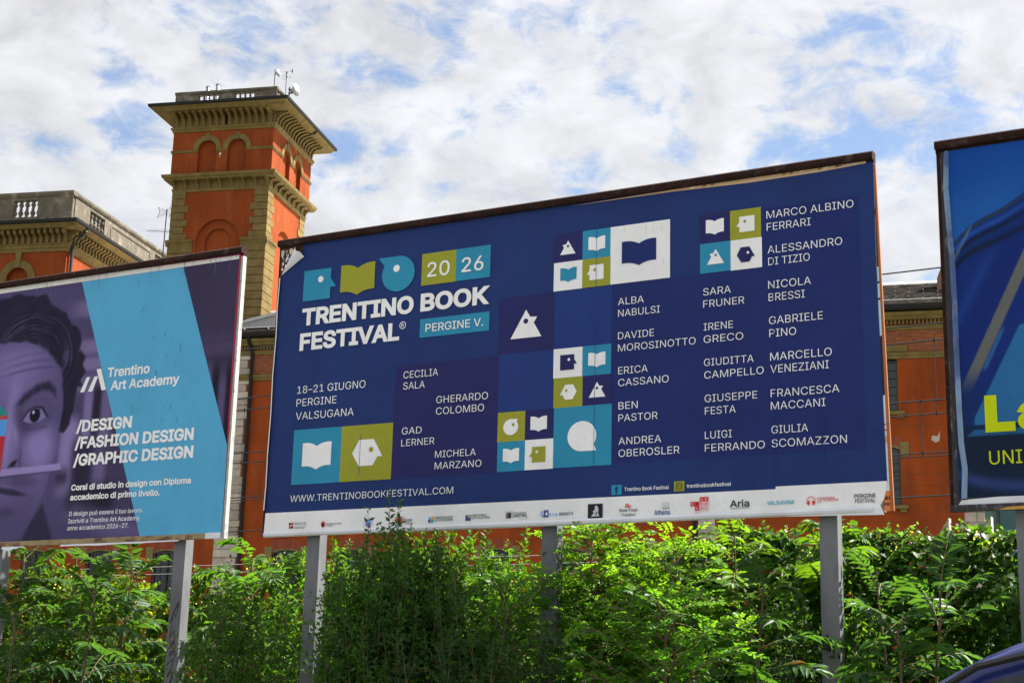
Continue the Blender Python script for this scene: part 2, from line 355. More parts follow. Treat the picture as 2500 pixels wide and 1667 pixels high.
for s0, s1, z0, z1, c in ((1.713, 2.093, 2.331, 2.646, OLIVE), (2.093, 2.468, 2.333, 2.647, TEALI), (1.72, 2.475, 1.819, 2.0, TEALI), (.318, .884, .486, 1.024, TEALI), (.884, 1.467, .487, 1.024, OLIVE),
    (3.134, 3.426, 2.383, 2.654, DNAVY), (3.426, 3.704, 2.383, 2.652, TEALI), (3.704, 4.28, 2.118, 2.653, WHT), (3.138, 3.426, 2.116, 2.383, WHT), (3.426, 3.706, 2.117, 2.383, OLIVE),
    (3.152, 3.44, 1.308, 1.576, WHT), (3.44, 3.722, 1.307, 1.577, TEALI), (3.158, 3.446, 1.037, 1.308, OLIVE), (3.446, 3.726, 1.038, 1.307, DNAVY), (2.595, 2.877, .764, 1.035, OLIVE), (2.877, 3.16, .766, 1.036, DNAVY),
    (2.60, 2.883, .493, .765, TEALI), (2.883, 3.166, .495, .766, WHT), (3.166, 3.734, .498, 1.037, TEALI),
    (4.56, 4.84, 2.384, 2.655, DNAVY), (4.84, 5.12, 2.382, 2.65, OLIVE), (4.562, 4.843, 2.118, 2.384, TEALI), (4.843, 5.125, 2.114, 2.382, WHT),
    (3.739, 3.836, .234, .319, TEALI), (4.321, 4.416, .238, .323, OLIVE)):
    sq = MB(); sheet(sq, rect(s0, s1, z0, z1), c, 3); sq.build('printed_square', PRINT, poster)
em = MB()
def emblem(name):
    def deco(fn):
        def go(*a, **k):
            global em
            em = MB(); fn(*a, **k); em.build(name, PRINT, poster)
        return go
    return deco
@emblem('book_emblem')
def book(s0, s1, z0, z1, c, l=5):       # open book: both edges dip to the middle
    w = s1 - s0; d = .14 * (z1 - z0); top = []; bot = []
    for i in range(9):
        u = i / 8; dip = u ** 2.6 - .06 * math.sin(u * math.pi)
        top.append((s0 + w * .5 * u, z1 - d * dip)); bot.append((s0 + w * .5 * u, z0 + d - d * dip))
    half = top + bot[::-1]
    sheet(em, half, c, l); sheet(em, [(s1 + s0 - s, z) for s, z in half][::-1], c, l)
@emblem('square_head_emblem')
def head_sq(s0, s1, z0, z1, c, eye, right=True, l=5):
    w = s1 - s0; h = z1 - z0
    p = [(0, 0), (1, 0), (1, .37), (1.2, .375), (1, .67), (1, 1), (0, 1)]; e = (.63, .665)
    if not right: p = [(1 - a, b) for a, b in p][::-1]; e = (1 - e[0], e[1])
    sheet(em, [(s0 + a * w, z0 + b * h) for a, b in p], c, l); sheet(em, circ(s0 + e[0] * w, z0 + e[1] * h, .098 * w), eye, l + 1)
@emblem('round_head_emblem')
def head_round(cs, cz, r, c, eye=None, mode='upleft', l=5):
    a0 = {'upleft': (100, 150), 'upright': (40, 88), 'downright': (-88, -34)}[mode]; tip = {'upleft': (-1.33, 1.0), 'upright': (1.0, .98), 'downright': (1.08, -1.0)}[mode]
    pts = []; n = 44; a = a0[1]
    while a < a0[0] + 360: pts.append((cs + 1.05 * r * math.cos(R(a)), cz + r * math.sin(R(a)))); a += 360 / n
    pts.append((cs + 1.05 * r * math.cos(R(a0[0])), cz + r * math.sin(R(a0[0])))); pts.append((cs + tip[0] * r * .98, cz + tip[1] * r))
    sheet(em, pts, c, l)
    if eye: sheet(em, circ(cs + (-.12 if mode == 'upleft' else .35) * r, cz + .3 * r, .2 * r), eye, l + 1)
@emblem('bird_emblem')
def bird(s0, s1, z0, z1, c, eye, right=True, l=5):    # triangle with a beak notch
    p = [(0, 0), (1, 0), (.746, .51), (.85, .71), (.625, .735), (.49, 1)]; e = (.49, .59)
    if not right: p = [(1 - a, b) for a, b in p][::-1]; e = (.51, .59)
    w, h = s1 - s0, z1 - z0
    sheet(em, [(s0 + a * w, z0 + b * h) for a, b in p], c, l); sheet(em, circ(s0 + e[0] * w, z0 + e[1] * h, .076 * w), eye, l + 1)
@emblem('hexagon_head_emblem')
def hexa(s0, s1, z0, z1, c, eye, right=True, l=5):
    p = [(.24, 0), (.70, 0), (.84, .325), (1, .33), (.70, 1), (.22, 1), (0, .5)]; e = (.625, .605)
    if not right: p = [(1 - a, b) for a, b in p][::-1]; e = (1 - e[0], e[1])
    w, h = s1 - s0, z1 - z0
    sheet(em, [(s0 + a * w, z0 + b * h) for a, b in p], c, l); sheet(em, circ(s0 + e[0] * w, z0 + e[1] * h, .072 * w), eye, l + 1)
head_sq(.33, .658, 2.322, 2.636, TEALI, WHT); book(.777, 1.178, 2.322, 2.64, OLIVE); head_round(1.45, 2.483, .178, TEALI, WHT, 'upleft')
book(.435, .773, .623, .888, WHT); hexa(1.017, 1.362, .628, .88, WHT, OLIVE)
bird(3.199, 3.356, 2.452, 2.582, WHT, DNAVY, False); book(3.485, 3.652, 2.445, 2.585, WHT); book(3.817, 4.15, 2.265, 2.50, ink(31, 42, 90)); book(3.205, 3.37, 2.19, 2.325, TEALI); head_sq(3.50, 3.64, 2.18, 2.32, WHT, OLIVE, False)
bird(2.705, 3.025, 1.711, 1.976, WHT, DNAVY)
head_sq(3.22, 3.36, 1.375, 1.515, DNAVY, WHT); book(3.50, 3.668, 1.375, 1.51, WHT); hexa(3.225, 3.39, 1.105, 1.24, WHT, OLIVE, False); bird(3.51, 3.672, 1.105, 1.243, WHT, DNAVY)
head_round(2.733, .895, .073, WHT, OLIVE, 'upright'); book(2.934, 3.10, .835, .975, WHT); book(2.66, 2.825, .565, .70, WHT); head_sq(2.955, 3.09, .56, .70, OLIVE, WHT, False); head_round(3.448, .767, .134, WHT, None, 'downright')
book(4.618, 4.784, 2.455, 2.595, WHT); head_sq(4.925, 5.063, 2.445, 2.585, WHT, OLIVE, False); bird(4.627, 4.785, 2.19, 2.325, WHT, TEALI, False); hexa(4.90, 5.062, 2.175, 2.31, DNAVY, WHT)
# small round frame and camera outline of the two network marks, and the registered mark
def ring(mb, cs, cz, r0, r1, c, l, n=24):
    vs = []
    for i in range(n):
        a = 2 * math.pi * i / n; vs += [(cs + r0 * math.cos(a), LY(l), BZ + cz + r0 * math.sin(a)), (cs + r1 * math.cos(a), LY(l), BZ + cz + r1 * math.sin(a))]
    mb.add(vs, [(2 * i, 2 * i + 1, (2 * i + 3) % (2 * n), (2 * i + 2) % (2 * n)) for i in range(n)], c)
em = MB()
ring(em, 1.527, 1.961, .030, .037, WHT, 5)
ring(em, 4.368, .28, .0115, .0155, ink(50, 55, 40), 5)
for a, b, c_, d_ in ((4.341, 4.395, .250, .255), (4.341, 4.395, .305, .310), (4.341, 4.346, .255, .305), (4.390, 4.395, .255, .305)): sheet(em, rect(a, b, c_, d_), ink(50, 55, 40), 5)
em.build('network_marks', PRINT, poster)
tx = MB(); BOLD = .034
for t, s, z, w, cap in (('TRENTINO', .334, 2.07, 1.307, .176), ('BOOK', 1.719, 2.073, .757, .176), ('FESTIVAL', .325, 1.817, 1.168, .176)): write(tx, t, s, z, w, cap, WHT, INTER, BOLD)
tx.build('title_lettering', PRINT, poster); tx = MB()
for t, s, z, w, cap in (('PERGINE V.', 1.786, 1.869, .627, .077), ('20', 1.779, 2.407, .25, .144), ('26', 2.16, 2.41, .238, .142)): write(tx, t, s, z, w, cap, WHT, INTER, .008)
tx.build('year_and_town_lettering', PRINT, poster); tx = MB()
write(tx, 'R', 1.512, 1.943, .03, .036, WHT, INTER, .01); write(tx, 'f', 3.772, .243, .032, .06, ink(30, 45, 100), INTER, .03)
tx.build('small_mark_lettering', PRINT, poster)
tx_date, tx_web, tx_left, tx_c1, tx_c2, tx_c3 = (MB() for _ in range(6))
for t, s, z, w, cap in (('18–21 GIUGNO', .33, 1.386, .803, .073), ('PERGINE', .33, 1.258, .474, .073), ('VALSUGANA', .331, 1.125, .681, .073), ('CECILIA', 1.562, 1.438, .381, .067), ('SALA', 1.564, 1.331, .239, .067), ('GHERARDO', 1.936, 1.172, .552, .066), ('COLOMBO', 1.938, 1.064, .512, .066),
    ('GAD', 1.57, .901, .218, .064), ('LERNER', 1.569, .789, .362, .064), ('MICHELA', 1.944, .66, .433, .063), ('MARZANO', 1.945, .553, .495, .063), ('WWW.TRENTINOBOOKFESTIVAL.COM', .323, .32, 1.83, .063),
    ('ALBA', 3.786, 1.919, .249, .063), ('NABULSI', 3.788, 1.812, .4, .063), ('DAVIDE', 3.789, 1.607, .344, .063), ('MOROSINOTTO', 3.79, 1.497, .731, .063), ('ERICA', 3.794, 1.293, .281, .063), ('CASSANO', 3.795, 1.185, .478, .063), ('BEN', 3.8, .979, .183, .063), ('PASTOR', 3.8, .871, .369, .063), ('ANDREA', 3.804, .667, .4, .063), ('OBEROSLER', 3.805, .561, .567, .063),
    ('SARA', 4.592, 1.919, .252, .063), ('FRUNER', 4.592, 1.811, .372, .063), ('IRENE', 4.595, 1.608, .266, .063), ('GRECO', 4.595, 1.499, .357, .063), ('GIUDITTA', 4.597, 1.296, .445, .063), ('CAMPELLO', 4.599, 1.187, .53, .063), ('GIUSEPPE', 4.602, .983, .468, .063), ('FESTA', 4.604, .876, .275, .063), ('LUIGI', 4.603, .669, .24, .063), ('FERRANDO', 4.602, .56, .529, .063),
    ('MARCO ALBINO', 5.171, 2.535, .757, .066), ('FERRARI', 5.172, 2.427, .386, .066), ('ALESSANDRO', 5.177, 2.224, .647, .066), ('DI TIZIO', 5.181, 2.12, .364, .066), ('NICOLA', 5.178, 1.915, .372, .066), ('BRESSI', 5.18, 1.806, .316, .066), ('GABRIELE', 5.181, 1.605, .465, .066), ('PINO', 5.182, 1.495, .233, .066), ('MARCELLO', 5.187, 1.292, .527, .066), ('VENEZIANI', 5.188, 1.187, .499, .066),
    ('FRANCESCA', 5.187, .982, .583, .065), ('MACCANI', 5.187, .876, .465, .065), ('GIULIA', 5.19, .676, .311, .065), ('SCOMAZZON', 5.19, .562, .632, .065)): write(tx_web if t[:3] == 'WWW' else tx_date if s < 1 else tx_left if s < 3 else tx_c1 if s < 4 else tx_c2 if s < 5 else tx_c3, t, s, z, w, cap, WHT, INTER, -.004)
for nm, m_ in (('date_lettering', tx_date), ('web_address_lettering', tx_web), ('author_names_lettering', tx_left), ('author_names_lettering', tx_c1), ('author_names_lettering', tx_c2), ('author_names_lettering', tx_c3)): m_.build(nm, PRINT, poster)
tx = MB()
for t, s, z, w, cap in (('Trentino Book Festival', 3.864, .261, .412, .032), ('trentinobookfestival', 4.438, .262, .395, .032)): write(tx, t, s, z, w, cap, WHT, INTER, .008)
tx.build('network_lettering', PRINT, poster)
# sponsors' marks
sp = MB(); INK = ink(62, 62, 70); RED = ink(178, 48, 52); BLU = ink(52, 72, 130); TL = ink(52, 140, 158); GOLD = ink(200, 150, 70)
for t, s, z, w, cap, c in (('REGIONE AUTONOMA', .388, .110, .142, .010, INK), ('TRENTINO-ALTO ADIGE', .39, .095, .142, .010, INK), ('AUTONOME REGION', .391, .072, .13, .010, INK), ('TRENTINO-SÜDTIROL', .392, .058, .119, .010, INK), ('PROVINCIA AUTONOMA', .757, .086, .181, .014, INK), ('DI TRENTO', .758, .069, .082, .013, INK),
    ('COMUNE DI', 1.634, .093, .09, .014, INK), ('PERGINE', 1.634, .076, .071, .014, INK), ('VALSUGANA', 1.635, .059, .092, .013, INK), ('FONDAZIONE IR', 1.965, .097, .193, .020, INK), ('ALTA VALSUGANA', 1.963, .074, .195, .020, INK), ('CASSA RURALE', 2.352, .103, .157, .019, INK), ('ALTA VALSUGANA', 2.353, .080, .191, .019, INK),
    ('FONDAZIONE', 2.765, .112, .151, .011, INK), ('CARITRO', 2.768, .080, .147, .028, ink(40, 40, 48)), ('B.I.M', 3.143, .076, .078, .024, ink(90, 150, 200)), ('BRENTA', 3.241, .077, .137, .026, ink(60, 70, 100)), ('Slow Food', 3.816, .085, .168, .027, INK), ('Trentino', 3.836, .047, .131, .023, INK),
    ('LIBRERIA', 4.21, .092, .076, .008, INK), ('Athena', 4.141, .046, .143, .041, BLU), ('Aria', 4.821, .083, .168, .058, ink(35, 35, 42)), ('TEATRO', 4.822, .068, .166, .009, INK), ('VALSUGANA', 5.143, .089, .232, .032, TL), ('FONDAZIONE', 5.567, .117, .144, .015, RED), ('CASTELPERGINE', 5.566, .100, .174, .015, RED), ('ETS', 5.566, .086, .032, .009, RED),
    ('PERGINE', 5.868, .113, .173, .031, ink(55, 55, 64)), ('FESTIVAL', 5.875, .074, .162, .031, ink(55, 55, 64))): write(sp, t, s, z, w, cap, c, INTER, .012)
def shield(s, z, w, h, c, l=5): sheet(sp, [(s - w / 2, z + h / 2), (s - w / 2, z - h * .1), (s - w * .3, z - h * .35), (s, z - h / 2), (s + w * .3, z - h * .35), (s + w / 2, z - h * .1), (s + w / 2, z + h / 2)][::-1], c, l)
for i, (s, z, c) in enumerate(((.334, .106, ink(60, 50, 60)), (.362, .107, RED), (.336, .074, RED), (.364, .075, ink(60, 50, 60)))): shield(s, z, .024, .027, c)
shield(.723, .085, .044, .052, RED); shield(.723, .085, .024, .034, ink(60, 30, 40), 6); sheet(sp, [(.708, .112), (.738, .112), (.742, .124), (.73, .118), (.723, .127), (.716, .118), (.704, .124)], GOLD, 6)
shield(1.238, .078, .058, .07, ink(88, 120, 180)); sheet(sp, rect(1.216, 1.26, .085, .108), ink(90, 160, 190), 6); sheet(sp, rect(1.212, 1.264, .062, .082), ink(110, 80, 150), 6); ring(sp, 1.238, .08, .048, .051, ink(160, 120, 170), 5)
shield(1.577, .078, .07, .07, ink(168, 55, 60)); sheet(sp, rect(1.548, 1.606, .05, .066), TL, 6); sheet(sp, [(1.542, .113), (1.612, .113), (1.618, .138), (1.6, .124), (1.577, .14), (1.554, .124), (1.536, .138)], ink(140, 90, 60), 6)
for s, z, c in ((1.91, .102, ink(90, 170, 200)), (1.94, .103, GOLD), (1.909, .076, BLU), (1.94, .076, TL)): sheet(sp, circ(s, z, .0135, 10), c, 5); sheet(sp, rect(s - .009, s + .009, z - .004, z + .016), c, 6)
sheet(sp, rect(2.29, 2.344, .067, .117), ink(50, 72, 112), 5); sheet(sp, rect(2.318, 2.338, .092, .112), GOLD, 6)
sheet(sp, rect(2.714, 2.759, .073, .122), ink(40, 38, 42), 5); sheet(sp, rect(2.722, 2.738, .08, .115), ink(90, 80, 60), 6)
for a in (rect(2.704, 2.707, .066, .132), rect(2.704, 2.79, .130, .132), rect(2.916, 2.919, .062, .09), rect(2.84, 2.919, .062, .064)): sheet(sp, a, INK, 5)
sheet(sp, [(3.09, .13), (3.132, .131), (3.133, .068), (3.075, .068), (3.09, .09)], BLU, 5); sheet(sp, [(3.05, .1), (3.07, .13), (3.088, .12), (3.085, .09), (3.07, .07), (3.055, .075)], ink(150, 165, 200), 5); sheet(sp, [(3.1, .09), (3.12, .12), (3.125, .08)], WHT, 6)
sheet(sp, rect(3.517, 3.658, .041, .165), ink(38, 36, 42), 5); sheet(sp, [(3.55, .055), (3.63, .058), (3.615, .085), (3.62, .12), (3.605, .15), (3.585, .145), (3.585, .115), (3.565, .1), (3.575, .085), (3.56, .07)], ink(170, 170, 176), 6); sheet(sp, [(3.59, .07), (3.61, .072), (3.6, .1)], ink(60, 60, 66), 7)
ring(sp, 3.89, .138, .012, .018, RED, 5); sheet(sp, circ(3.89, .138, .007, 10), RED, 5); sheet(sp, [(3.872, .121), (3.92, .121), (3.928, .14), (3.921, .142), (3.914, .13), (3.872, .127)], RED, 6)
for s, z, c, ch in ((4.553, .143, RED, 'U'), (4.592, .143, RED, 'E'), (4.47, .106, RED, 'D'), (4.511, .106, RED, ''), (4.553, .106, ink(215, 150, 155), 'P'), (4.592, .106, ink(215, 150, 155), 'U'), (4.511, .068, RED, 'O'), (4.553, .068, ink(220, 165, 168), 'N'), (4.592, .068, ink(220, 165, 168), 'T'), (4.511, .038, ink(225, 170, 172), 'I')):
    sheet(sp, rect(s, s + .039, z, z + (.037 if ch != 'I' else .028)), c, 5)
    if ch: write(sp, ch, s + .012 if ch != 'I' else s + .018, z + .011, .015 if ch != 'I' else .003, .015, WHT if c == RED else ink(150, 60, 66), INTER, .01, 7)
    else: sheet(sp, circ(s + .0195, z + .018, .008, 10), ink(120, 20, 24), 6)
for i in range(7):
    a = R(-20 + i * 36.7); sheet(sp, [(5.513 + .018 * math.cos(a), .112 + .016 * math.sin(a)), (5.513 + .04 * math.cos(a - .25), .112 + .034 * math.sin(a - .25)), (5.513 + .04 * math.cos(a + .25), .112 + .034 * math.sin(a + .25))], ink(190, 120, 125), 5)
sheet(sp, [(5.475, .095), (5.505, .11), (5.5, .072), (5.485, .075)], RED, 6); sheet(sp, [(5.552, .095), (5.522, .11), (5.527, .072), (5.542, .075)], RED, 6)
sheet(sp, rect(4.215, 4.275, .105, .15), ink(176, 180, 184), 5)
bins = [0, .65, 1.1, 1.45, 1.85, 2.25, 2.65, 2.99, 3.45, 3.75, 4.08, 4.40, 4.75, 5.08, 5.42, 5.8, 6.3]
for a, b in zip(bins, bins[1:]):      # every sponsor's mark is a piece of its own
    q = MB()
    for f, c in zip(sp.f, sp.c):
        vs = [sp.v[i] for i in f]
        if a <= sum(v[0] for v in vs) / len(vs) < b: q.poly(vs, c)
    if q.f: q.build('sponsor_mark', PRINT, strip_o)
# older posters showing past the torn right edge, the exposed corner and the curled paper
old = MB()
def face(mb, pts, c, y=-.006): mb.poly([(s, y, BZ + z) for s, z in pts], c)
for z0, z1, c in ((0.0, .16, ink(190, 110, 56)), (.16, .93, ink(196, 205, 220)), (.93, 1.42, ink(42, 44, 52)), (1.42, 1.72, ink(165, 190, 215)), (1.74, 1.86, ink(165, 190, 215)), (1.88, 2.0, ink(165, 190, 215)), (2.0, 2.89, ink(40, 52, 60))): face(old, [(6.02, z0 + .001), (6.160 - .0195 * z0, z0 + .001), (6.160 - .0195 * z1, z1), (6.02, z1)], c)
for z0, z1 in ((1.72, 1.74), (1.86, 1.88)): face(old, rect(6.02, 6.122, z0, z1), ink(46, 48, 56))
for t, s, z, w, cap, c in (('an', 6.11, .09, .058, .036, ink(50, 40, 50)), ('ven', 6.09, .045, .082, .03, ink(50, 40, 50)), ('CF', 6.12, .64, .05, .06, ink(200, 80, 80)), ('R', 6.13, .54, .04, .06, ink(205, 140, 60))): write(old, t, s, z, w, cap, c, INTER, .02, -2.6)
side = MB(); side.add([(6.154, -.012, BZ), (6.182, -.012, BZ), (6.182, .012, BZ), (6.154, .012, BZ), (6.104, -.012, BZ + 2.89), (6.118, -.012, BZ + 2.89), (6.118, .012, BZ + 2.89), (6.104, .012, BZ + 2.89)], [(0, 3, 2, 1), (4, 5, 6, 7), (0, 1, 5, 4), (1, 2, 6, 5), (2, 3, 7, 6), (3, 0, 4, 7)])
old.build('older_poster', PRINT, CB); side.build('orange_paper_edge', mat('orange_paper', (.36, .12, .04), .7, .1, 5), CB)
ex = MB(); sheet(ex, [(.02, 2.60), (.30, 2.86), (.30, 2.935), (.02, 2.935)], (.035, .018, .014), 1.2)
rnd = random.Random(4)
for i in range(42):
    s = .04 + rnd.random() * .2; z = 2.65 + rnd.random() * .24
    if z < 2.62 + (s - .03) * 1.15: continue
    a, b_ = .003 + rnd.random() * .009, .006 + rnd.random() * .02
    sheet(ex, [(s - a, z - b_), (s + a * .6, z - b_ * .7), (s + a, z + b_ * .4), (s - a * .2, z + b_), (s - a, z + b_ * .3)], rnd.choice([ink(190, 180, 170), ink(150, 110, 80), ink(200, 200, 205), ink(110, 80, 66)]), 2)
sheet(ex, [(.025, 2.83), (.05, 2.80), (.058, 2.89), (.024, 2.892)], ink(165, 165, 168), 2.2); sheet(ex, [(.14, 2.83), (.17, 2.86), (.165, 2.9), (.12, 2.895), (.125, 2.86)], ink(190, 165, 130), 2.2)
ex.build('exposed_corner', mat('rust_flakes', (1, 1, 1), .8, .25, 14, .4, 40, attr='Col'), CB)
cu_ = MB(); apex = (.043, 2.622); A0 = (.20, 2.905); A1 = (.325, 2.79); n = 9; vs = []
for i in range(11):
    u = i / 10
    for j in range(n):
        q = j / (n - 1); e = (A0[0] + (A1[0] - A0[0]) * q, A0[1] + (A1[1] - A0[1]) * q); lift = math.sin(q * math.pi) * .055 + .012 * q
        ex_ = .012 * math.sin(q * 9 + 1) * (u > .95)
        vs.append((apex[0] + (e[0] - apex[0]) * u, -.018 - lift * u - .004, BZ + apex[1] + (e[1] - apex[1]) * u + ex_))
cu_.add(vs, [(i * n + j, i * n + j + 1, (i + 1) * n + j + 1, (i + 1) * n + j) for i in range(10) for j in range(n - 1)], (.7, .72, .75))
cu_.build('curled_corner', PAPER, CB, True)
lf = MB(); pts = [(.03, 2.6), (.022, 2.3), (.028, 2.0), (.018, 1.6), (.024, 1.2), (.016, .8), (.02, .5), (.012, .25)]
for (a, b_), (c_, d_) in zip(pts, pts[1:]): lf.poly([(a - .012, -.016, BZ + b_), (a + .014, -.034, BZ + b_), (c_ + .014, -.034, BZ + d_), (c_ - .012, -.016, BZ + d_)])
lf.build('lifted_paper_edge', PAPER, CB)
tp = MB(); sheet(tp, [(3.3, 2.912), (4.34, 2.905), (5.0, 2.885), (5.62, 2.888), (6.04, 2.905), (6.04, 2.958), (5.6, 2.945), (5.0, 2.925), (4.3, 2.925)], ink(176, 150, 120), 1)
for i in range(16):
    s = 4.4 + rnd.random() * 1.6; sheet(tp, [(s, 2.905), (s + .03, 2.91), (s + .05, 2.935), (s + .01, 2.93)], rnd.choice([ink(190, 180, 165), ink(130, 95, 60)]), 1.4)
tp.build('torn_top_paper', PRINT, CB)
seam = MB()
for s, z0, z1 in ((3.565, .5, 2.66), (1.105, .55, .93), (5.63, .35, .85), (5.22, .25, 2.6)): sheet(seam, rect(s, s + .004, z0, z1), ink(40, 58, 118) if s < 5 else ink(34, 44, 92), 7.5)
seam.build('paper_seams', PRINT, poster)
stains = MB()
for s, z, l_ in ((3.84, 2.63, .06), (4.2, 2.60, .05), (4.05, 2.62, .07), (4.12, 2.6, .06), (3.33, 2.37, .02), (2.79, 1.85, .04), (4.22, 2.3, .05)): sheet(stains, [(s, z), (s + .004, z), (s + .003, z - l_), (s + .001, z - l_)], ink(170, 160, 150), 7.6)
stains.build('drip_stains', PRINT, poster)

# --- left board: purple and light blue art academy poster
LB = billboard(-6.57, 'billboard with purple printed face and light blue panel, art academy lettering', (.42, 2.96, 5.50), edge=mat('white_peeling_edge', (.40, .39, .37), .7, .18, 9, col2=(.25, .24, .25), patch=(12, .56, .64)))
OX = 6.57
def smooth(a, b, x): t = np.clip((x - a) / (b - a), 0, 1); return t * t * (3 - 2 * t)
def inside(px, pz, poly, soft):       # signed distance style soft mask of a polygon
    px = np.asarray(px); d = np.full(px.shape, 1e9); ins = np.zeros(px.shape, bool); n = len(poly)
    for i in range(n):
        (x0, y0), (x1, y1) = poly[i], poly[(i + 1) % n]
        ex, ey = x1 - x0, y1 - y0; t = np.clip(((px - x0) * ex + (pz - y0) * ey) / (ex * ex + ey * ey + 1e-12), 0, 1)
        d = np.minimum(d, np.hypot(px - x0 - t * ex, pz - y0 - t * ey))
        c = (y0 > pz) != (y1 > pz); xi = x0 + (pz - y0) * ex / (ey if abs(ey) > 1e-9 else 1e-9); ins ^= c & (px < xi)
    d = np.where(ins, d, -d); return smooth(-soft, soft, d)
def vnoise(x, y, sx, sy, seed):
    rg = np.random.RandomState(seed); T = rg.rand(64, 64); u, v = x * sx, y * sy; i, j = np.floor(u).astype(int), np.floor(v).astype(int); fu, fv = u - i, v - j
    fu = fu * fu * (3 - 2 * fu); fv = fv * fv * (3 - 2 * fv); a = lambda p, q: T[p % 64, q % 64]
    return (a(i, j) * (1 - fu) + a(i + 1, j) * fu) * (1 - fv) + (a(i, j + 1) * (1 - fu) + a(i + 1, j + 1) * fu) * fv
def painted(name, s0, s1, z0, z1, nx, nz, fn, parent, ox, y):
    xs = np.linspace(s0, s1, nx); zs = np.linspace(z0, z1, nz); X, Z = np.meshgrid(xs, zs)
    col = fn(X, Z); v = np.stack([X + ox, np.full(X.shape, y), Z + BZ], -1).reshape(-1, 3)
    idx = np.arange(nx * nz).reshape(nz, nx); q = np.stack([idx[:-1, :-1], idx[:-1, 1:], idx[1:, 1:], idx[1:, :-1]], -1).reshape(-1, 4)
    me = bpy.data.meshes.new(name); me.vertices.add(len(v)); me.vertices.foreach_set('co', v.ravel()); me.loops.add(q.size); me.loops.foreach_set('vertex_index', q.ravel().astype(np.int32))
    me.polygons.add(len(q)); me.polygons.foreach_set('loop_start', np.arange(0, q.size, 4, dtype=np.int32)); me.polygons.foreach_set('loop_total', np.full(len(q), 4, dtype=np.int32))
    at = me.attributes.new('Col', 'FLOAT_COLOR', 'POINT'); c = np.concatenate([col.reshape(-1, 3), np.ones((nx * nz, 1))], 1); at.data.foreach_set('color', c.astype(np.float32).ravel())
    me.materials.append(PRINT); me.update(); me.validate(); return link(name, me, parent)
def L3(r, g, b): return np.array(ink(r, g, b))
def over(img, m, c): return img * (1 - m[..., None]) + np.asarray(c) * m[..., None]
def el(X, Z, cx, cz, rx, rz, rot=0.0, soft=.3):
    c, s_ = math.cos(R(rot)), math.sin(R(rot)); u = ((X - cx) * c + (Z - cz) * s_) / rx; v = (-(X - cx) * s_ + (Z - cz) * c) / rz
    return 1 - smooth(1 - soft, 1 + soft, np.hypot(u, v))
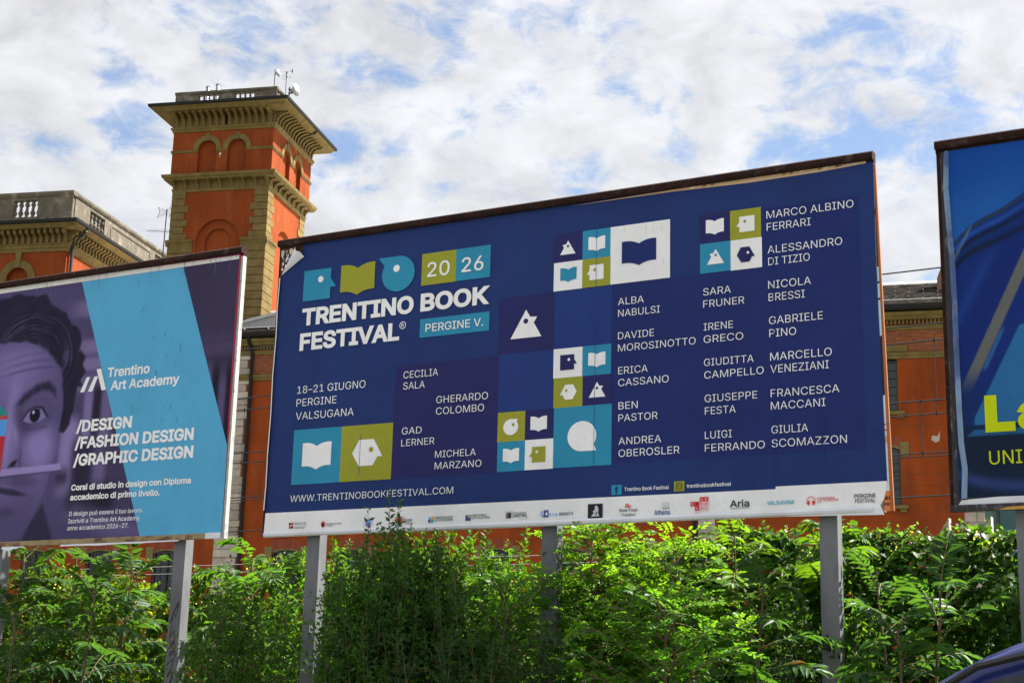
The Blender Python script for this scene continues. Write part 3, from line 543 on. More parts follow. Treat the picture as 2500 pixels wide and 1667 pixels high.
def face_print(X, Z):
    img = np.zeros(X.shape + (3,)) + L3(64, 54, 108)
    # out of focus shelves behind the head
    for z, h, k in ((2.56, .10, .8), (2.12, .09, .85), (1.93, .08, .9), (1.72, .1, .6)): img = over(img, np.exp(-((Z - z) / h) ** 4) * smooth(-2.95, -2.45, X) * k, L3(98, 84, 132))
    img = over(img, np.exp(-((Z - 2.35) / .09) ** 4) * smooth(-3.0, -2.5, X) * .7, L3(62, 50, 104))
    img = over(img, smooth(-2.75, -2.45, X) * smooth(1.65, 1.3, Z), L3(58, 48, 92))
    for x, w, z0, z1, c in ((-2.42, .07, .9, 1.65, (98, 84, 136)), (-2.16, .09, 1.05, 1.7, (88, 74, 124)), (-2.3, .06, 1.2, 1.7, (34, 28, 54)), (-2.66, .14, .55, 1.35, (104, 90, 146)), (-2.2, .1, .5, .95, (84, 72, 124)), (-2.45, .16, .25, 1.1, (36, 30, 58)), (-2.72, .10, .62, .80, (40, 33, 64)), (-2.15, .2, .3, .62, (30, 25, 50))): img = over(img, np.exp(-((X - x) / w) ** 4) * smooth(z0 - .1, z0 + .1, Z) * smooth(z1 + .1, z1 - .1, Z) * .9, L3(*c))
    img = over(img, inside(X, Z, [(-2.9, .0), (-2.86, .5), (-2.55, .28), (-1.6, .12), (-1.5, 0)], .06) * .85, L3(62, 52, 104))
    img = over(img, inside(X, Z, [(-2.62, .3), (-2.5, .42), (-1.55, .2), (-1.5, .05), (-2.0, .05)], .1) * .4, L3(96, 84, 140))
    # right of the light band: dark blurred columns
    img = over(img, smooth(-1.25, -1.0, X) * smooth(2.3, 1.6, Z), L3(34, 28, 54)); img = over(img, smooth(-1.4, -1.2, X) * smooth(1.7, 2.2, Z), L3(55, 45, 84))
    img = over(img, np.exp(-((X + .83) / .07) ** 4) * smooth(1.9, 1.6, Z) * smooth(.7, 1.0, Z) * .8, L3(92, 80, 130)); img = over(img, np.exp(-((X + .62) / .05) ** 4) * smooth(1.9, 1.5, Z) * .7, L3(84, 72, 122))
    # face
    facep = [(-3.9, 2.35), (-3.5, 2.32), (-3.1, 2.12), (-2.87, 1.9), (-2.79, 1.5), (-2.79, 1.2), (-2.83, .95), (-2.88, .77), (-2.93, .6), (-3.02, .42), (-3.15, .2), (-3.3, .05), (-3.4, -.1), (-6.0, -.1), (-6.0, 2.35)]
    img = over(img, inside(X, Z, [(-3.3, -.1), (-3.1, .25), (-2.95, .45), (-2.78, .1), (-2.7, -.1)], .03), L3(44, 37, 74))
    fm = inside(X, Z, facep, .012)
    skin = np.zeros(X.shape + (3,)) + L3(80, 68, 128)
    skin = over(skin, smooth(-3.05, -2.8, X) * .55, L3(66, 55, 108)); skin = over(skin, smooth(.95, .1, Z) * .6, L3(56, 46, 96))
    skin = over(skin, el(X, Z, -3.08, 1.07, .2, .22, 10, .7) * .8, L3(104, 92, 158)); skin = over(skin, el(X, Z, -3.52, 1.25, .10, .5, 0, .7) * .7, L3(112, 100, 164))
    skin = over(skin, el(X, Z, -3.55, 1.95, .3, .3, 0, .8) * .5, L3(98, 86, 152)); skin = over(skin, smooth(2.1, 2.3, Z) * .5, L3(70, 58, 112))
    for i, (zc, a) in enumerate(((1.985, .5), (1.90, .7), (2.07, .35))): skin = over(skin, np.exp(-((Z - (zc + .05 * np.sin((X + 3.9) * 2.2) - .11 * (X + 3.2) ** 2)) / .013) ** 2) * smooth(-3.9, -3.5, X) * smooth(-2.85, -3.05, X) * a, L3(62, 52, 104))
    # eye socket, eye, brow
    skin = over(skin, el(X, Z, -3.2, 1.45, .27, .19, 0, .6) * .62, L3(54, 45, 92)); skin = over(skin, el(X, Z, -3.38, 1.42, .12, .2, 25, .7) * .55, L3(50, 41, 86))
    skin = over(skin, el(X, Z, -3.19, 1.49, .2, .10, -6, .35) * .8, L3(74, 62, 118))
    eye = inside(X, Z, [(-3.36, 1.37), (-3.29, 1.46), (-3.2, 1.50), (-3.1, 1.48), (-3.02, 1.39), (-3.12, 1.345), (-3.25, 1.335)], .012)
    skin = over(skin, inside(X, Z, [(-3.40, 1.36), (-3.31, 1.48), (-3.2, 1.53), (-3.08, 1.51), (-2.97, 1.38), (-3.03, 1.40), (-3.1, 1.49), (-3.2, 1.51), (-3.29, 1.46)], .012) * .9, L3(34, 28, 58))
    skin = over(skin, eye, L3(96, 86, 140)); skin = over(skin, eye * el(X, Z, -3.19, 1.425, .078, .085, 0, .15), L3(24, 19, 42)); skin = over(skin, el(X, Z, -3.215, 1.455, .016, .018, 0, .3), L3(150, 142, 186))
    skin = over(skin, np.exp(-((Z - (1.27 + .5 * (X + 3.2) ** 2)) / .018) ** 2) * smooth(-3.42, -3.3, X) * smooth(-2.95, -3.05, X) * .45, L3(52, 43, 90))
    brow = inside(X, Z, [(-3.49, 1.55), (-3.38, 1.67), (-3.2, 1.77), (-3.02, 1.79), (-2.92, 1.70), (-2.90, 1.60), (-2.99, 1.67), (-3.12, 1.69), (-3.28, 1.63), (-3.42, 1.55)], .035)
    skin = over(skin, brow * .93 * (.75 + .25 * vnoise(X, Z, 60, 22, 3)), L3(31, 25, 55))
    # nose, stick held under it, mouth
    skin = over(skin, inside(X, Z, [(-3.52, 1.3), (-3.4, 1.05), (-3.36, .95), (-3.40, .86), (-3.5, .84), (-3.56, .9)], .04) * .5, L3(80, 68, 128))
    skin = over(skin, inside(X, Z, [(-3.53, .86), (-3.46, .93), (-3.38, .945), (-3.42, .87)], .02) * .95, L3(26, 21, 46)); skin = over(skin, np.exp(-((X + 3.35) / .02) ** 2) * smooth(.82, .9, Z) * smooth(1.12, 1.0, Z) * .5, L3(55, 46, 94))
    skin = over(skin, el(X, Z, -3.4, .72, .3, .07, -6, .6) * .45, L3(48, 40, 82)); skin = over(skin, el(X, Z, -3.5, .6, .28, .035, -10, .4) * .85, L3(36, 30, 62)); skin = over(skin, el(X, Z, -3.48, .5, .2, .05, 0, .6) * .3, L3(80, 68, 124)); skin = over(skin, el(X, Z, -3.5, .37, .15, .05, 0, .7) * .4, L3(46, 38, 80))
    img = over(img, fm, 0 * img + skin) if False else img * (1 - fm[..., None]) + skin * fm[..., None]
    # hair with strands
    hair = inside(X + .02 * (vnoise(X, Z, 14, 14, 9) - .5), Z + .03 * (vnoise(X, Z, 17, 17, 5) - .5), [(-6, 2.72), (-4.2, 2.76), (-3.9, 2.80), (-3.6, 2.83), (-3.45, 2.79), (-3.3, 2.78), (-3.19, 2.79), (-3.1, 2.66), (-2.95, 2.58), (-2.86, 2.52), (-2.78, 2.42), (-2.66, 2.34), (-2.61, 2.22), (-2.62, 2.1), (-2.53, 2.02), (-2.56, 1.93), (-2.50, 1.85), (-2.57, 1.76), (-2.52, 1.68), (-2.6, 1.7), (-2.63, 1.5), (-2.67, 1.28), (-2.74, 1.2), (-2.81, 1.22), (-2.79, 1.5), (-2.82, 1.75), (-2.86, 1.92), (-3.0, 2.07), (-3.2, 2.22), (-3.42, 2.27), (-3.8, 2.28), (-6, 2.28)], .02)
    rr = np.hypot((X + 3.35) / .75, (Z - 2.05) / .62); strands = vnoise(rr * 3 + .15 * vnoise(X, Z, 6, 6, 2), np.arctan2(Z - 2.05, X + 3.35), 26, 2.0, 11)
    hc = L3(34, 28, 60) * (.75 + .5 * strands[..., None]); hc = hc + (L3(80, 68, 120) - hc) * (smooth(.66, .95, strands) * smooth(.25, .75, np.exp(-((rr - .62) / .28) ** 2)) * .6)[..., None]
    img = img * (1 - hair[..., None]) + hc * hair[..., None]
    st_ = inside(X, Z, [(-3.9, .838), (-2.742, .87), (-2.732, .795), (-3.9, .762)], .006); img = over(img, st_, L3(112, 98, 156))
    img = over(img, inside(X, Z, [(-3.9, .765), (-2.735, .80), (-2.735, .782), (-3.9, .73)], .01) * .7, L3(58, 48, 94))
    # the collage covering the other half of the face
    edge_ = -3.615 + .04 * (Z - 1.0); m = 1 - smooth(-.006, .006, X - edge_)
    col = np.zeros(X.shape + (3,)) + L3(150, 40, 48); col = over(col, smooth(1.22, 1.225, Z), L3(70, 130, 190)); col = over(col, smooth(1.40, 1.41, Z), L3(150, 60, 66)); col = over(col, smooth(1.45, 1.455, Z), L3(35, 120, 120)); col = over(col, smooth(1.45, 1.455, Z) * (np.sin((X + .4 * Z) * 130) > .2) * .5, L3(28, 90, 92)); col = over(col, 1 - smooth(.78, .785, Z), L3(64, 54, 104))
    m = m * np.where(Z > .0, 1, 1) * (1 - smooth(1.56, 1.575, Z + .9 * np.maximum(X + 3.72, 0) ** 1.0)) * smooth(.8, .81, Z)
    img = img * (1 - m[..., None]) + col * m[..., None]
    img = img * (1 - .05 * (vnoise(X, Z, 3, 1.2, 21) - .5))[..., None]
    duo = 1 - m[..., None]; g_ = img @ np.array([.3, .5, .2]); w_ = np.clip(g_ / .16, 0, 1.3)[..., None]; tone = g_[..., None] * np.array([1.10, .92, 1.62]); img2 = (img * .45 + tone * .55) * (.62 + .42 * w_); img = img2 * duo + img * (1 - duo)
    # light blue band, printed sharply over the picture
    return img
painted('poster', -6.5, -.50, .054, 2.87, 560, 270, face_print, LB, OX, LY(1)); lpost = LB.children[-1]
b = MB(); BLUE_P = ink(73, 141, 176)
def sh6(mb, pts, c, l): sheet(mb, [(s + OX, z) for s, z in pts], c, l)
sh6(b, [(-1.55, .054), (-.497, .054), (-.498, .70), (-.503, .927), (-1.253, 2.867), (-2.68, 2.869)], BLUE_P, 2)
b.build('light_blue_panel', PRINT, lpost)
b = MB(); WL = ink(205, 205, 215); BL_T = ink(182, 198, 214)
for q in ([(-2.475, 1.784), (-2.427, 1.783), (-2.494, 1.623), (-2.554, 1.624)], [(-2.365, 1.783), (-2.316, 1.781), (-2.377, 1.621), (-2.441, 1.623)], [(-2.344, 1.861), (-2.28, 1.863), (-2.184, 1.625), (-2.247, 1.624)]): sh6(b, q, WL, 4)
b.build('academy_mark', PRINT, lpost)
b = MB()
for t, s, z, w, cap, bo in (('Trentino', -2.184, 1.757, .585, .105, .024), ('Art Academy', -2.123, 1.612, .939, .105, .024), ('/DESIGN', -2.557, 1.19, .774, .127, .032), ('/FASHION DESIGN', -2.556, 1.01, 1.615, .127, .032), ('/GRAPHIC DESIGN', -2.556, .826, 1.626, .127, .032), ('Corsi di studio in design con Diploma', -2.551, .565, 1.62, .064, .026), ('accademico di primo livello.', -2.553, .461, 1.225, .064, .026),
    ('Il design può essere il tuo lavoro.', -2.551, .297, 1.018, .046, .006), ('Iscriviti a Trentino Art Academy,', -2.551, .219, .993, .046, .006), ('anno accademico 2026-27.', -2.552, .147, .841, .046, .006)): write(b, t, s + OX, z, w, cap, WL, INTER, bo, 4, .05 if cap < .05 else .015)
b.build('lettering', PRINT, lpost)
b = MB(); sh6(b, [(-6.5, 2.87), (-.517, 2.87), (-.517, 2.912), (-3.9, 2.935), (-6.5, 2.935)], ink(186, 184, 182), 2.2); sh6(b, [(-.512, 2.94), (-.494, 2.94), (-.494, .66), (-.512, 1.2)], ink(150, 40, 60), 2.6); sh6(b, [(-3.0, 2.905), (-.5, 2.90), (-.5, 2.94), (-3.0, 2.93)], ink(120, 34, 74), 2.1)
rnd = random.Random(12)
for i in range(50):       # rusty drips running down from the rail
    s = -3.95 + rnd.random() * 3.4; l_ = rnd.random() ** 3 * .2 + .01; w = .001 + rnd.random() * .002; z = 2.925 - rnd.random() * .02
    sh6(b, [(s, z), (s + w * 2, z), (s + w * 1.4, z - l_), (s + w * .6, z - l_)], rnd.choice([ink(100, 84, 92), ink(130, 118, 120), ink(112, 104, 116)]) if z - l_ > 2.86 or rnd.random() < .5 else ink(62, 110, 142), 4.5)
for i in range(26):
    s = -1.9 + rnd.random() * .75; z = 2.8 - rnd.random() * 1.6; l_ = .02 + rnd.random() * .06
    sh6(b, [(s, z), (s + .005, z), (s + .004, z - l_), (s + .001, z - l_)], ink(48, 92, 122), 4.5)
b.build('stained_margin', PRINT, LB)
b = MB(); b.prism([(-.028, .0), (-.03, .05), (-.012, .056), (-.012, -.004)], .0, 5.88, lambda u, p, q: (u, p, BZ + q)); b.build('bottom_rail', RUSTY, LB)
b = MB(); b.box(5.881, 6.07, -.03, -.012, BZ - .002, BZ + .056)
for a0, a1, dz in ((2.2, 3.05, -.02), (3.1, 3.42, -.03), (3.95, 5.55, -.012)):
    k = 12; prev = None
    for i in range(k + 1):
        u = i / k; x = a0 + (a1 - a0) * u; z = BZ - .004 + dz * (.4 + .8 * rnd.random()) * math.sin(math.pi * min(1, .15 + u)); cur = ((x, -.024, BZ - .001), (x, -.03 - .02 * rnd.random(), z - .012))
        if prev: b.poly([prev[0], cur[0], cur[1], prev[1]])
        prev = cur
b.build('torn_bottom_paper', PAPER, LB)
b = MB(); write(b, 'LLAB', 2.63, .030, .2, .05, WL, INTER, .02, 13); b.build('older_lettering', PRINT, LB)
# scrawled tag on the front of a post
b = MB(); px0 = 5.50; zz = BZ - .62
tag_pts = [[(.035, .02), (-.04, -.16), (-.045, -.2), (.0, -.06), (.045, -.0), (.01, -.14)], [(-.03, -.22), (-.045, -.33), (-.02, -.42), (.02, -.35), (.0, -.27), (-.035, -.33)], [(-.045, -.45), (.02, -.38), (.035, -.44), (-.02, -.52), (-.03, -.48), (.03, -.47), (.04, -.52)], [(-.05, -.6), (.03, -.54), (.01, -.62), (-.04, -.72), (.02, -.66), (.03, -.74), (-.02, -.8), (.01, -.86), (.015, -.7)]]
for st in tag_pts:
    for (a, c_), (d_, e_) in zip(st, st[1:]):
        v = Vector((d_ - a, e_ - c_)); nn = Vector((-v.y, v.x)).normalized() * .0045
        b.poly([(px0 + a + nn.x, .0512, zz + c_ + nn.y), (px0 + a - nn.x, .0512, zz + c_ - nn.y), (px0 + d_ - nn.x, .0512, zz + e_ - nn.y), (px0 + d_ + nn.x, .0512, zz + e_ + nn.y)])
lp = [o for o in LB.children if o.name.startswith('post') and not o.name.startswith('poster')]
b.build('scrawled_tag', mat('black_marker', (.012, .012, .014), .6), lp[2])
rp = [o for o in CB.children if o.name.startswith('post') and not o.name.startswith('poster')]
b = MB(); b.poly([(.585, .0512, BZ - .93), (.615, .0512, BZ - .94), (.62, .0512, BZ - .86), (.58, .0512, BZ - .84)]); b.build('sticker', PAPER, rp[0])
b = MB(); x = 5.63
b.poly([(x - .05, .0512, BZ - 1.0), (x - .03, .0512, BZ - 1.1), (x - .015, .0512, BZ - 1.05), (x, .0512, BZ - 1.08), (x - .01, .0512, BZ - .98), (x - .03, .0512, BZ - .94)]); b.build('black_scribble', MATS['black_marker'], rp[2])

# --- right board: deep blue poster with a car roof and yellow lettering
RB = billboard(6.62, 'deep blue billboard cut by the frame edge, car windscreen picture with yellow lettering', (.545, 3.08, 5.6)); OR_ = -6.62
def car_print(X, Z):
    img = np.zeros(X.shape + (3,)) + L3(16, 62, 132); img = over(img, smooth(2.75, 2.2, Z - .25 * (X - 6.7)) * .6, L3(32, 84, 146))
    crv = np.interp(X, [6.5, 6.71, 6.79, 6.872, 6.98, 7.105, 7.3, 7.7, 8.6, 10, 12.7], [1.8, 2.10, 2.19, 2.256, 2.31, 2.361, 2.47, 2.60, 2.75, 2.72, 2.3])
    body = smooth(.004, -.004, Z - crv); img = over(img, body, L3(16, 40, 92))
    img = over(img, np.exp(-((Z - crv + .02) / .012) ** 2), L3(40, 52, 56)); img = over(img, np.exp(-((Z - crv + .065 + .05 * (X - 6.7)) / .022) ** 2) * .9, L3(30, 66, 140)); img = over(img, np.exp(-((Z - crv + .115 + .06 * (X - 6.7)) / .022) ** 2) * .95, L3(16, 26, 46))
    low = smooth(.004, -.004, Z - (crv - .19 - .1 * (X - 6.7))); img = over(img, low, L3(18, 38, 98)); img = over(img, np.exp(-((Z - (crv - .2 - .12 * (X - 6.7))) / .03) ** 2), L3(16, 28, 44))
    img = over(img, np.exp(-((X - 6.72 - .55 * (Z - 1.97)) / .012) ** 2) * smooth(1.9, 1.98, Z) * smooth(2.28, 2.2, Z) * .6, L3(80, 108, 130))
    def band(x0, z0, x1, z1, w, soft): 
        d = ((X - x0) * (z1 - z0) - (Z - z0) * (x1 - x0)) / math.hypot(x1 - x0, z1 - z0); return smooth(w + soft, w - soft, np.abs(d))
    img = over(img, band(6.72, 1.45, 7.05, 2.05, .035, .05) * smooth(2.1, 1.9, Z) * .5, L3(30, 64, 136)); img = over(img, band(6.78, 1.3, 7.2, 2.02, .16, .1) * .35, L3(14, 28, 84))
    img = over(img, smooth(1.25, .75, Z) * smooth(7.0, 6.75, X) * .85, L3(18, 38, 76))
    img = over(img, inside(X, Z, [(7.205, 1.403), (6.833, .69), (6.83, .64), (7.6, .63), (9.5, .63), (12.7, .9), (12.7, 1.8), (9.5, 1.7), (8.0, 1.6)], .006), L3(36, 88, 132))
    img = over(img, band(6.80, .96, 7.305, 1.985, .042, .006) * smooth(.86, 1.15, Z) * smooth(2.2, 2.0, Z), L3(84, 86, 84)); img = over(img, band(6.93, 1.08, 7.07, 1.37, .014, .008) * smooth(1.05, 1.1, Z) * smooth(1.42, 1.35, Z) * .7, L3(44, 92, 134))
    img = over(img, smooth(.64, .63, Z) * 1.0, L3(18, 36, 62)); img = over(img, inside(X, Z, [(6.775, .555), (6.83, .60), (12.7, .62), (12.7, .552)], .006), L3(32, 78, 116)); img = over(img, smooth(.55, .54, Z), L3(18, 30, 48))
    img = over(img, np.exp(-((Z - .14 - .12 * np.exp(-(X - 6.7) * 5)) / .045) ** 2) * .6, L3(46, 62, 116)); img = over(img, smooth(6.76, 6.70, X) * .35, L3(24, 44, 96))
    return img
painted('poster', 6.69, 12.66, .075, 2.905, 480, 230, car_print, RB, OR_, LY(1)); rpost = RB.children[-1]
b = MB(); YEL = ink(166, 178, 18)
write(b, 'L', 6.913 + OR_, .574, .225, .289, YEL, INTER, .05, 4); write(b, 'a', 7.152 + OR_, .572, .26, .289, YEL, INTER, .05, 4); write(b, 'UNI', 6.931 + OR_, .324, .245, .104, YEL, INTER, .0, 4)
b.build('lettering', PRINT, rpost)
b = MB(); sheet(b, [(.06, .022), (6.0, .02), (6.0, .07), (.35, .075), (.09, .06)], ink(190, 196, 210), 2); b.build('white_paper_hem', PAPER, rpost)
b = MB(); prev = None
for z, xo in ((2.9, .075), (2.6, .06), (2.3, .07), (2.0, .085), (1.6, .09), (1.2, .088), (.8, .09), (.5, .095), (.3, .115), (.07, .10)):
    cur = [(xo - .014, -.014, BZ + z), (xo + .012, -.05, BZ + z), (xo + .03, -.016, BZ + z)]
    if prev: b.poly([prev[0], prev[1], cur[1], cur[0]]); b.poly([prev[1], prev[2], cur[2], cur[1]])
    prev = cur
b.build('lifted_paper_edge', mat('blue_tinted_paper', (.24, .36, .52), .6, .3, 3, .2, 9, col2=(.10, .16, .34), patch=(2, .45, .55)), rpost)
b = MB(); b.box(.03, .075, -.012, -.002, BZ + .0, BZ + 2.9); b.box(.0, 6.1, -.03, -.001, BZ - .03, BZ + .022); b.build('rusted_frame', mat('black_flaking_frame', (.03, .027, .03), .7, .3, 9, .3, 40, col2=(.14, .13, .13), patch=(16, .56, .66), stretch=(1, 1, .4)), RB)
b = MB(); b.poly([(.37, -.0315, BZ - .028), (.75, -.0315, BZ - .028), (.66, -.0315, BZ + .002), (.42, -.0315, BZ - .008)]); b.build('yellow_paper_scrap', mat('yellow_scrap', (.55, .30, .05), .7, .2, 8), RB)

# ------------------------------------------------------------------ buildings
def zc(z): return z + CAMH                      # heights measured from the camera's level
class Block:
    """square block x in [-w,0], y in [0,d]; faces are addressed as (u along, o out, z)"""
    def __init__(s, w, d): s.w, s.d = w, d
    def front(s, u, o, z): return (-s.w + u, -o, z)
    def right(s, u, o, z): return (o, u, z)
    def back(s, u, o, z): return (-u, s.d + o, z)
    def left(s, u, o, z): return (-s.w - o, s.d - u, z)
    def faces(s): return ((s.front, s.w), (s.right, s.d), (s.back, s.w), (s.left, s.d))
    def sweep(s, mb, prof, col=None, cap=True):
        vs = []
        for o, z in prof: vs += [(-s.w - o, -o, z), (o, -o, z), (o, s.d + o, z), (-s.w - o, s.d + o, z)]
        fs = [(i * 4 + j, i * 4 + (j + 1) % 4, (i + 1) * 4 + (j + 1) % 4, (i + 1) * 4 + j) for i in range(len(prof) - 1) for j in range(4)]
        if cap: fs += [(3, 2, 1, 0), tuple(4 * (len(prof) - 1) + j for j in range(4))]
        mb.add(vs, fs, col)
def arch_pts(uc, zs, r, n=14, a0=0.0, a1=180.0): return [(uc + r * math.cos(R(a0 + (a1 - a0) * i / n)), zs + r * math.sin(R(a0 + (a1 - a0) * i / n))) for i in range(n + 1)]
def arch_ring(mb, P, uc, zs, r0, r1, o0, o1, col=None, n=16, a0=0, a1=180):
    A = arch_pts(uc, zs, r0, n, a0, a1); B = arch_pts(uc, zs, r1, n, a0, a1)
    for i in range(n):
        mb.poly([P(*_uoz(A[i], o1)), P(*_uoz(B[i], o1)), P(*_uoz(B[i + 1], o1)), P(*_uoz(A[i + 1], o1))], col)
        mb.poly([P(*_uoz(B[i], o1)), P(*_uoz(B[i], o0)), P(*_uoz(B[i + 1], o0)), P(*_uoz(B[i + 1], o1))], col)
        mb.poly([P(*_uoz(A[i], o0)), P(*_uoz(A[i], o1)), P(*_uoz(A[i + 1], o1)), P(*_uoz(A[i + 1], o0))], col)
def _uoz(p, o): return (p[0], o, p[1])
def pbox(mb, P, u0, u1, o0, o1, z0, z1, col=None): mb.box(u0, u1, o0, o1, z0, z1, col, P)
def bracket_mesh(name, prof, w, m):
    """console bracket in local axes: x along wall, -y out of the wall"""
    b = MB(); b.prism(prof, -w / 2, w / 2, lambda t, o, z: (t, -o, z)); return b.mesh(name, m)
def put(name, me, parent, P, u, o, z, rz):
    x, y, z_ = P(u, o, z); ob = link(name, me, parent, (x, y, z_)); ob.rotation_euler = (0, 0, rz); return ob
BAL = [(.055, 0), (.075, .02), (.05, .06), (.05, .1), (.085, .2), (.06, .3), (.035, .36), (.06, .39), (.035, .42), (.055, .50), (.085, .58), (.05, .66), (.05, .7), (.075, .73)]
def balustrade(B, parent, o, z0, z1, spans, thick, cap_h, m, bal_r, n, name='parapet', lo_f=.22, hi_f=.10):
    """solid parapet with baluster openings: spans[face] = list of (u0,u1)"""
    b = MB(); zo0, zo1 = z0 + (z1 - z0) * lo_f, z1 - cap_h - (z1 - z0) * hi_f
    par = None; bal = MB(); k = (zo1 - zo0) / .75
    bal.lathe([(r * bal_r, h * k) for r, h in BAL], 8); bme = bal.mesh('baluster', m, True); todo = []
    for fi, (P, L_) in enumerate(B.faces()):
        lo, hi = (-o, L_ + o) if fi % 2 == 0 else (-o + thick, L_ + o - thick)
        cuts = sorted(spans[fi]); u = lo
        for c0, c1 in cuts:
            pbox(b, P, u, c0, o - thick, o, z0, z1 - cap_h); pbox(b, P, c0, c1, o - thick, o, z0, zo0); pbox(b, P, c0, c1, o - thick, o, zo1, z1 - cap_h); u = c1
            for i in range(n): todo.append((P, c0 + (c1 - c0) * i / (n - 1)))
            for q in (c0, c1): pass
        pbox(b, P, u, hi, o - thick, o, z0, z1 - cap_h)
        pbox(b, P, lo - .05, lo + .62 if fi % 2 == 0 else lo + .01, o, o + .035, z0, z1 - cap_h); pbox(b, P, hi - .62 if fi % 2 == 0 else hi - .01, hi + .05 if fi % 2 == 0 else hi, o, o + .035, z0, z1 - cap_h)
    par = b.build(name, m, parent)
    c = MB()
    for fi, (P, L_) in enumerate(B.faces()):
        lo, hi = (-o - .08, L_ + o + .08) if fi % 2 == 0 else (-o + thick + .06, L_ + o - thick - .06)
        c.prism([(o - thick - .06, z1 - cap_h), (o + .035, z1 - cap_h), (o + .08, z1 - cap_h * .55), (o + .08, z1), (o - thick - .06, z1 + .02)], lo, hi, lambda t, p, q: P(t, p, q))
    c.build('coping', m, par)
    for P, u in todo: put('baluster', bme, par, P, u, o - thick / 2, zo0, 0)
    return par

TYAW = R(-12.8213)
TW = thing('orange_tower', 'square orange tower with bracketed flat eaves and twin blind arches', 'tower', (-12.5441, 74.8562, 0), TYAW)
T = Block(5.15, 5.27); U = .17
wl = MB(); rv = MB(); rq = MB(); ri = MB(); rs_ = MB()
Z_COR, Z_M, Z_IMP = 26.71, 29.1, 23.3
# upper stage with two blind arches on every face
for P, L_ in T.faces():
    c = L_ / 2; zs = zc(28.09); r = .505; z0, z1 = zc(26.60), zc(29.30); uu = (c - .815, c + .815)
    out = [(-U, z0)]
    for uc in uu: out += [(uc - r, z0)] + arch_pts(uc, zs, r, 14, 180, 0) + [(uc + r, z0)]
    out += [(L_ + U, z0), (L_ + U, z1), (-U, z1)]
    wl.poly([P(u, U, z) for u, z in out])
    for uc in uu:
        edge = [(uc - r, z0)] + arch_pts(uc, zs, r, 14, 180, 0) + [(uc + r, z0)]
        for a, b_ in zip(edge, edge[1:]): wl.poly([P(a[0], U, a[1]), P(b_[0], U, b_[1]), P(b_[0], U - .2, b_[1]), P(a[0], U - .2, a[1])])
        wl.poly([P(u, U - .2, z) for u, z in edge])
        arch_ring(rv, P, uc, zs, r + .005, .785, U, U + .045, None, 16, 0 if uc < c else 0, 180)
        rv.prism([(-.085, zs + r - .03), (.085, zs + r - .03), (.12, zs + .86), (-.12, zs + .86)], U, U + .075, lambda t, p, q, uc=uc, P=P: P(uc + p, t, q))
    for a, b_ in ((-U, uu[0] - r), (uu[0] + r, uu[1] - r), (uu[1] + r, L_ + U)):
        e0 = -.06 if a < 0 else 0; e1 = .06 if b_ > L_ else 0
        rs_.prism([(U, zs - .13), (U + .04, zs - .13), (U + .045, zs - .05), (U + .075, zs - .04), (U + .075, zs), (U, zs + .01)], a + e0, b_ + e1, lambda t, p, q, P=P: P(t, p, q))
    # lower stage: wide blind arch in two steps between rusticated corner piers
    r1, r2 = 1.15, .69; zs = zc(23.22); z0, z1 = 0, zc(26.2)
    e1_ = [(c - r1, z0)] + arch_pts(c, zs, r1, 18, 180, 0) + [(c + r1, z0)]; e2_ = [(c - r2, z0)] + arch_pts(c, zs, r2, 16, 180, 0) + [(c + r2, z0)]
    wl.poly([P(u, 0, z) for u, z in [(0, z0)] + e1_ + [(L_, z0), (L_, z1), (0, z1)]])
    for e, o0, o1 in ((e1_, 0, -.14), (e2_, -.14, -.26)):
        for a, b_ in zip(e, e[1:]): wl.poly([P(a[0], o0, a[1]), P(b_[0], o0, b_[1]), P(b_[0], o1, b_[1]), P(a[0], o1, a[1])])
    wl.poly([P(u, -.14, z) for u, z in [e1_[0]] + e1_[1:-1] + [e1_[-1]] + e2_[::-1]])
    wl.poly([P(u, -.26, z) for u, z in e2_])
    # quoins above the impost, coursed piers under it
    nq = 7; hq = (zc(25.92) - zc(Z_IMP)) / nq
    for k in range(nq):
        wq = .68 if k % 2 else .88; za, zb_ = zc(Z_IMP) + k * hq, zc(Z_IMP) + (k + 1) * hq - .035
        if k == nq - 1: wq = .7
        pbox(rq, P, -.045, wq, .0, .045, za, zb_); pbox(rq, P, L_ - wq, L_ + (.045), .0, .0455, za, zb_)
    k = 0; z = zc(Z_IMP) - .30
    while z > zc(14):
        pbox(rq, P, -.075, 1.27, .0, .075, z - .385, z); pbox(rq, P, L_ - 1.27, L_ + .075, .0, .0755, z - .385, z); z -= .42
    for a, b_ in ((-.1, 1.30), (L_ - 1.30, L_ + .1)):
        ri.prism([(.0, zc(Z_IMP) - .30), (.09, zc(Z_IMP) - .30), (.10, zc(Z_IMP) - .2), (.16, zc(Z_IMP) - .12), (.18, zc(Z_IMP)), (.0, zc(Z_IMP) + .01)], a - (.08 if a < 0 else 0), b_ + (.08 if b_ > L_ else 0), lambda t, p, q, P=P: P(t, p, q))
wl.build('wall', ORANGE_T, TW); rv.build('arch_surrounds', TRIM, TW); rq.build('quoins', TRIM, TW); ri.build('imposts', TRIM, TW); rs_.build('string_course', TRIM, TW)
b = MB(); T.sweep(b, [(U, zc(29.08)), (.22, zc(29.08)), (.24, zc(29.18)), (.30, zc(29.24)), (.31, zc(29.33)), (U + .02, zc(29.35)), (U + .02, zc(30.0)), (.98, zc(30.02)), (1.02, zc(30.10)), (1.16, zc(30.20)), (.1, zc(30.22))], None, False); corn = b.build('eaves_cornice', TRIM, TW)
bm = bracket_mesh('bracket', [(0, 0), (.075, 0), (.085, .14), (.13, .30), (.25, .44), (.44, .53), (.64, .56), (.64, .66), (0, .66)], .15, TRIM)
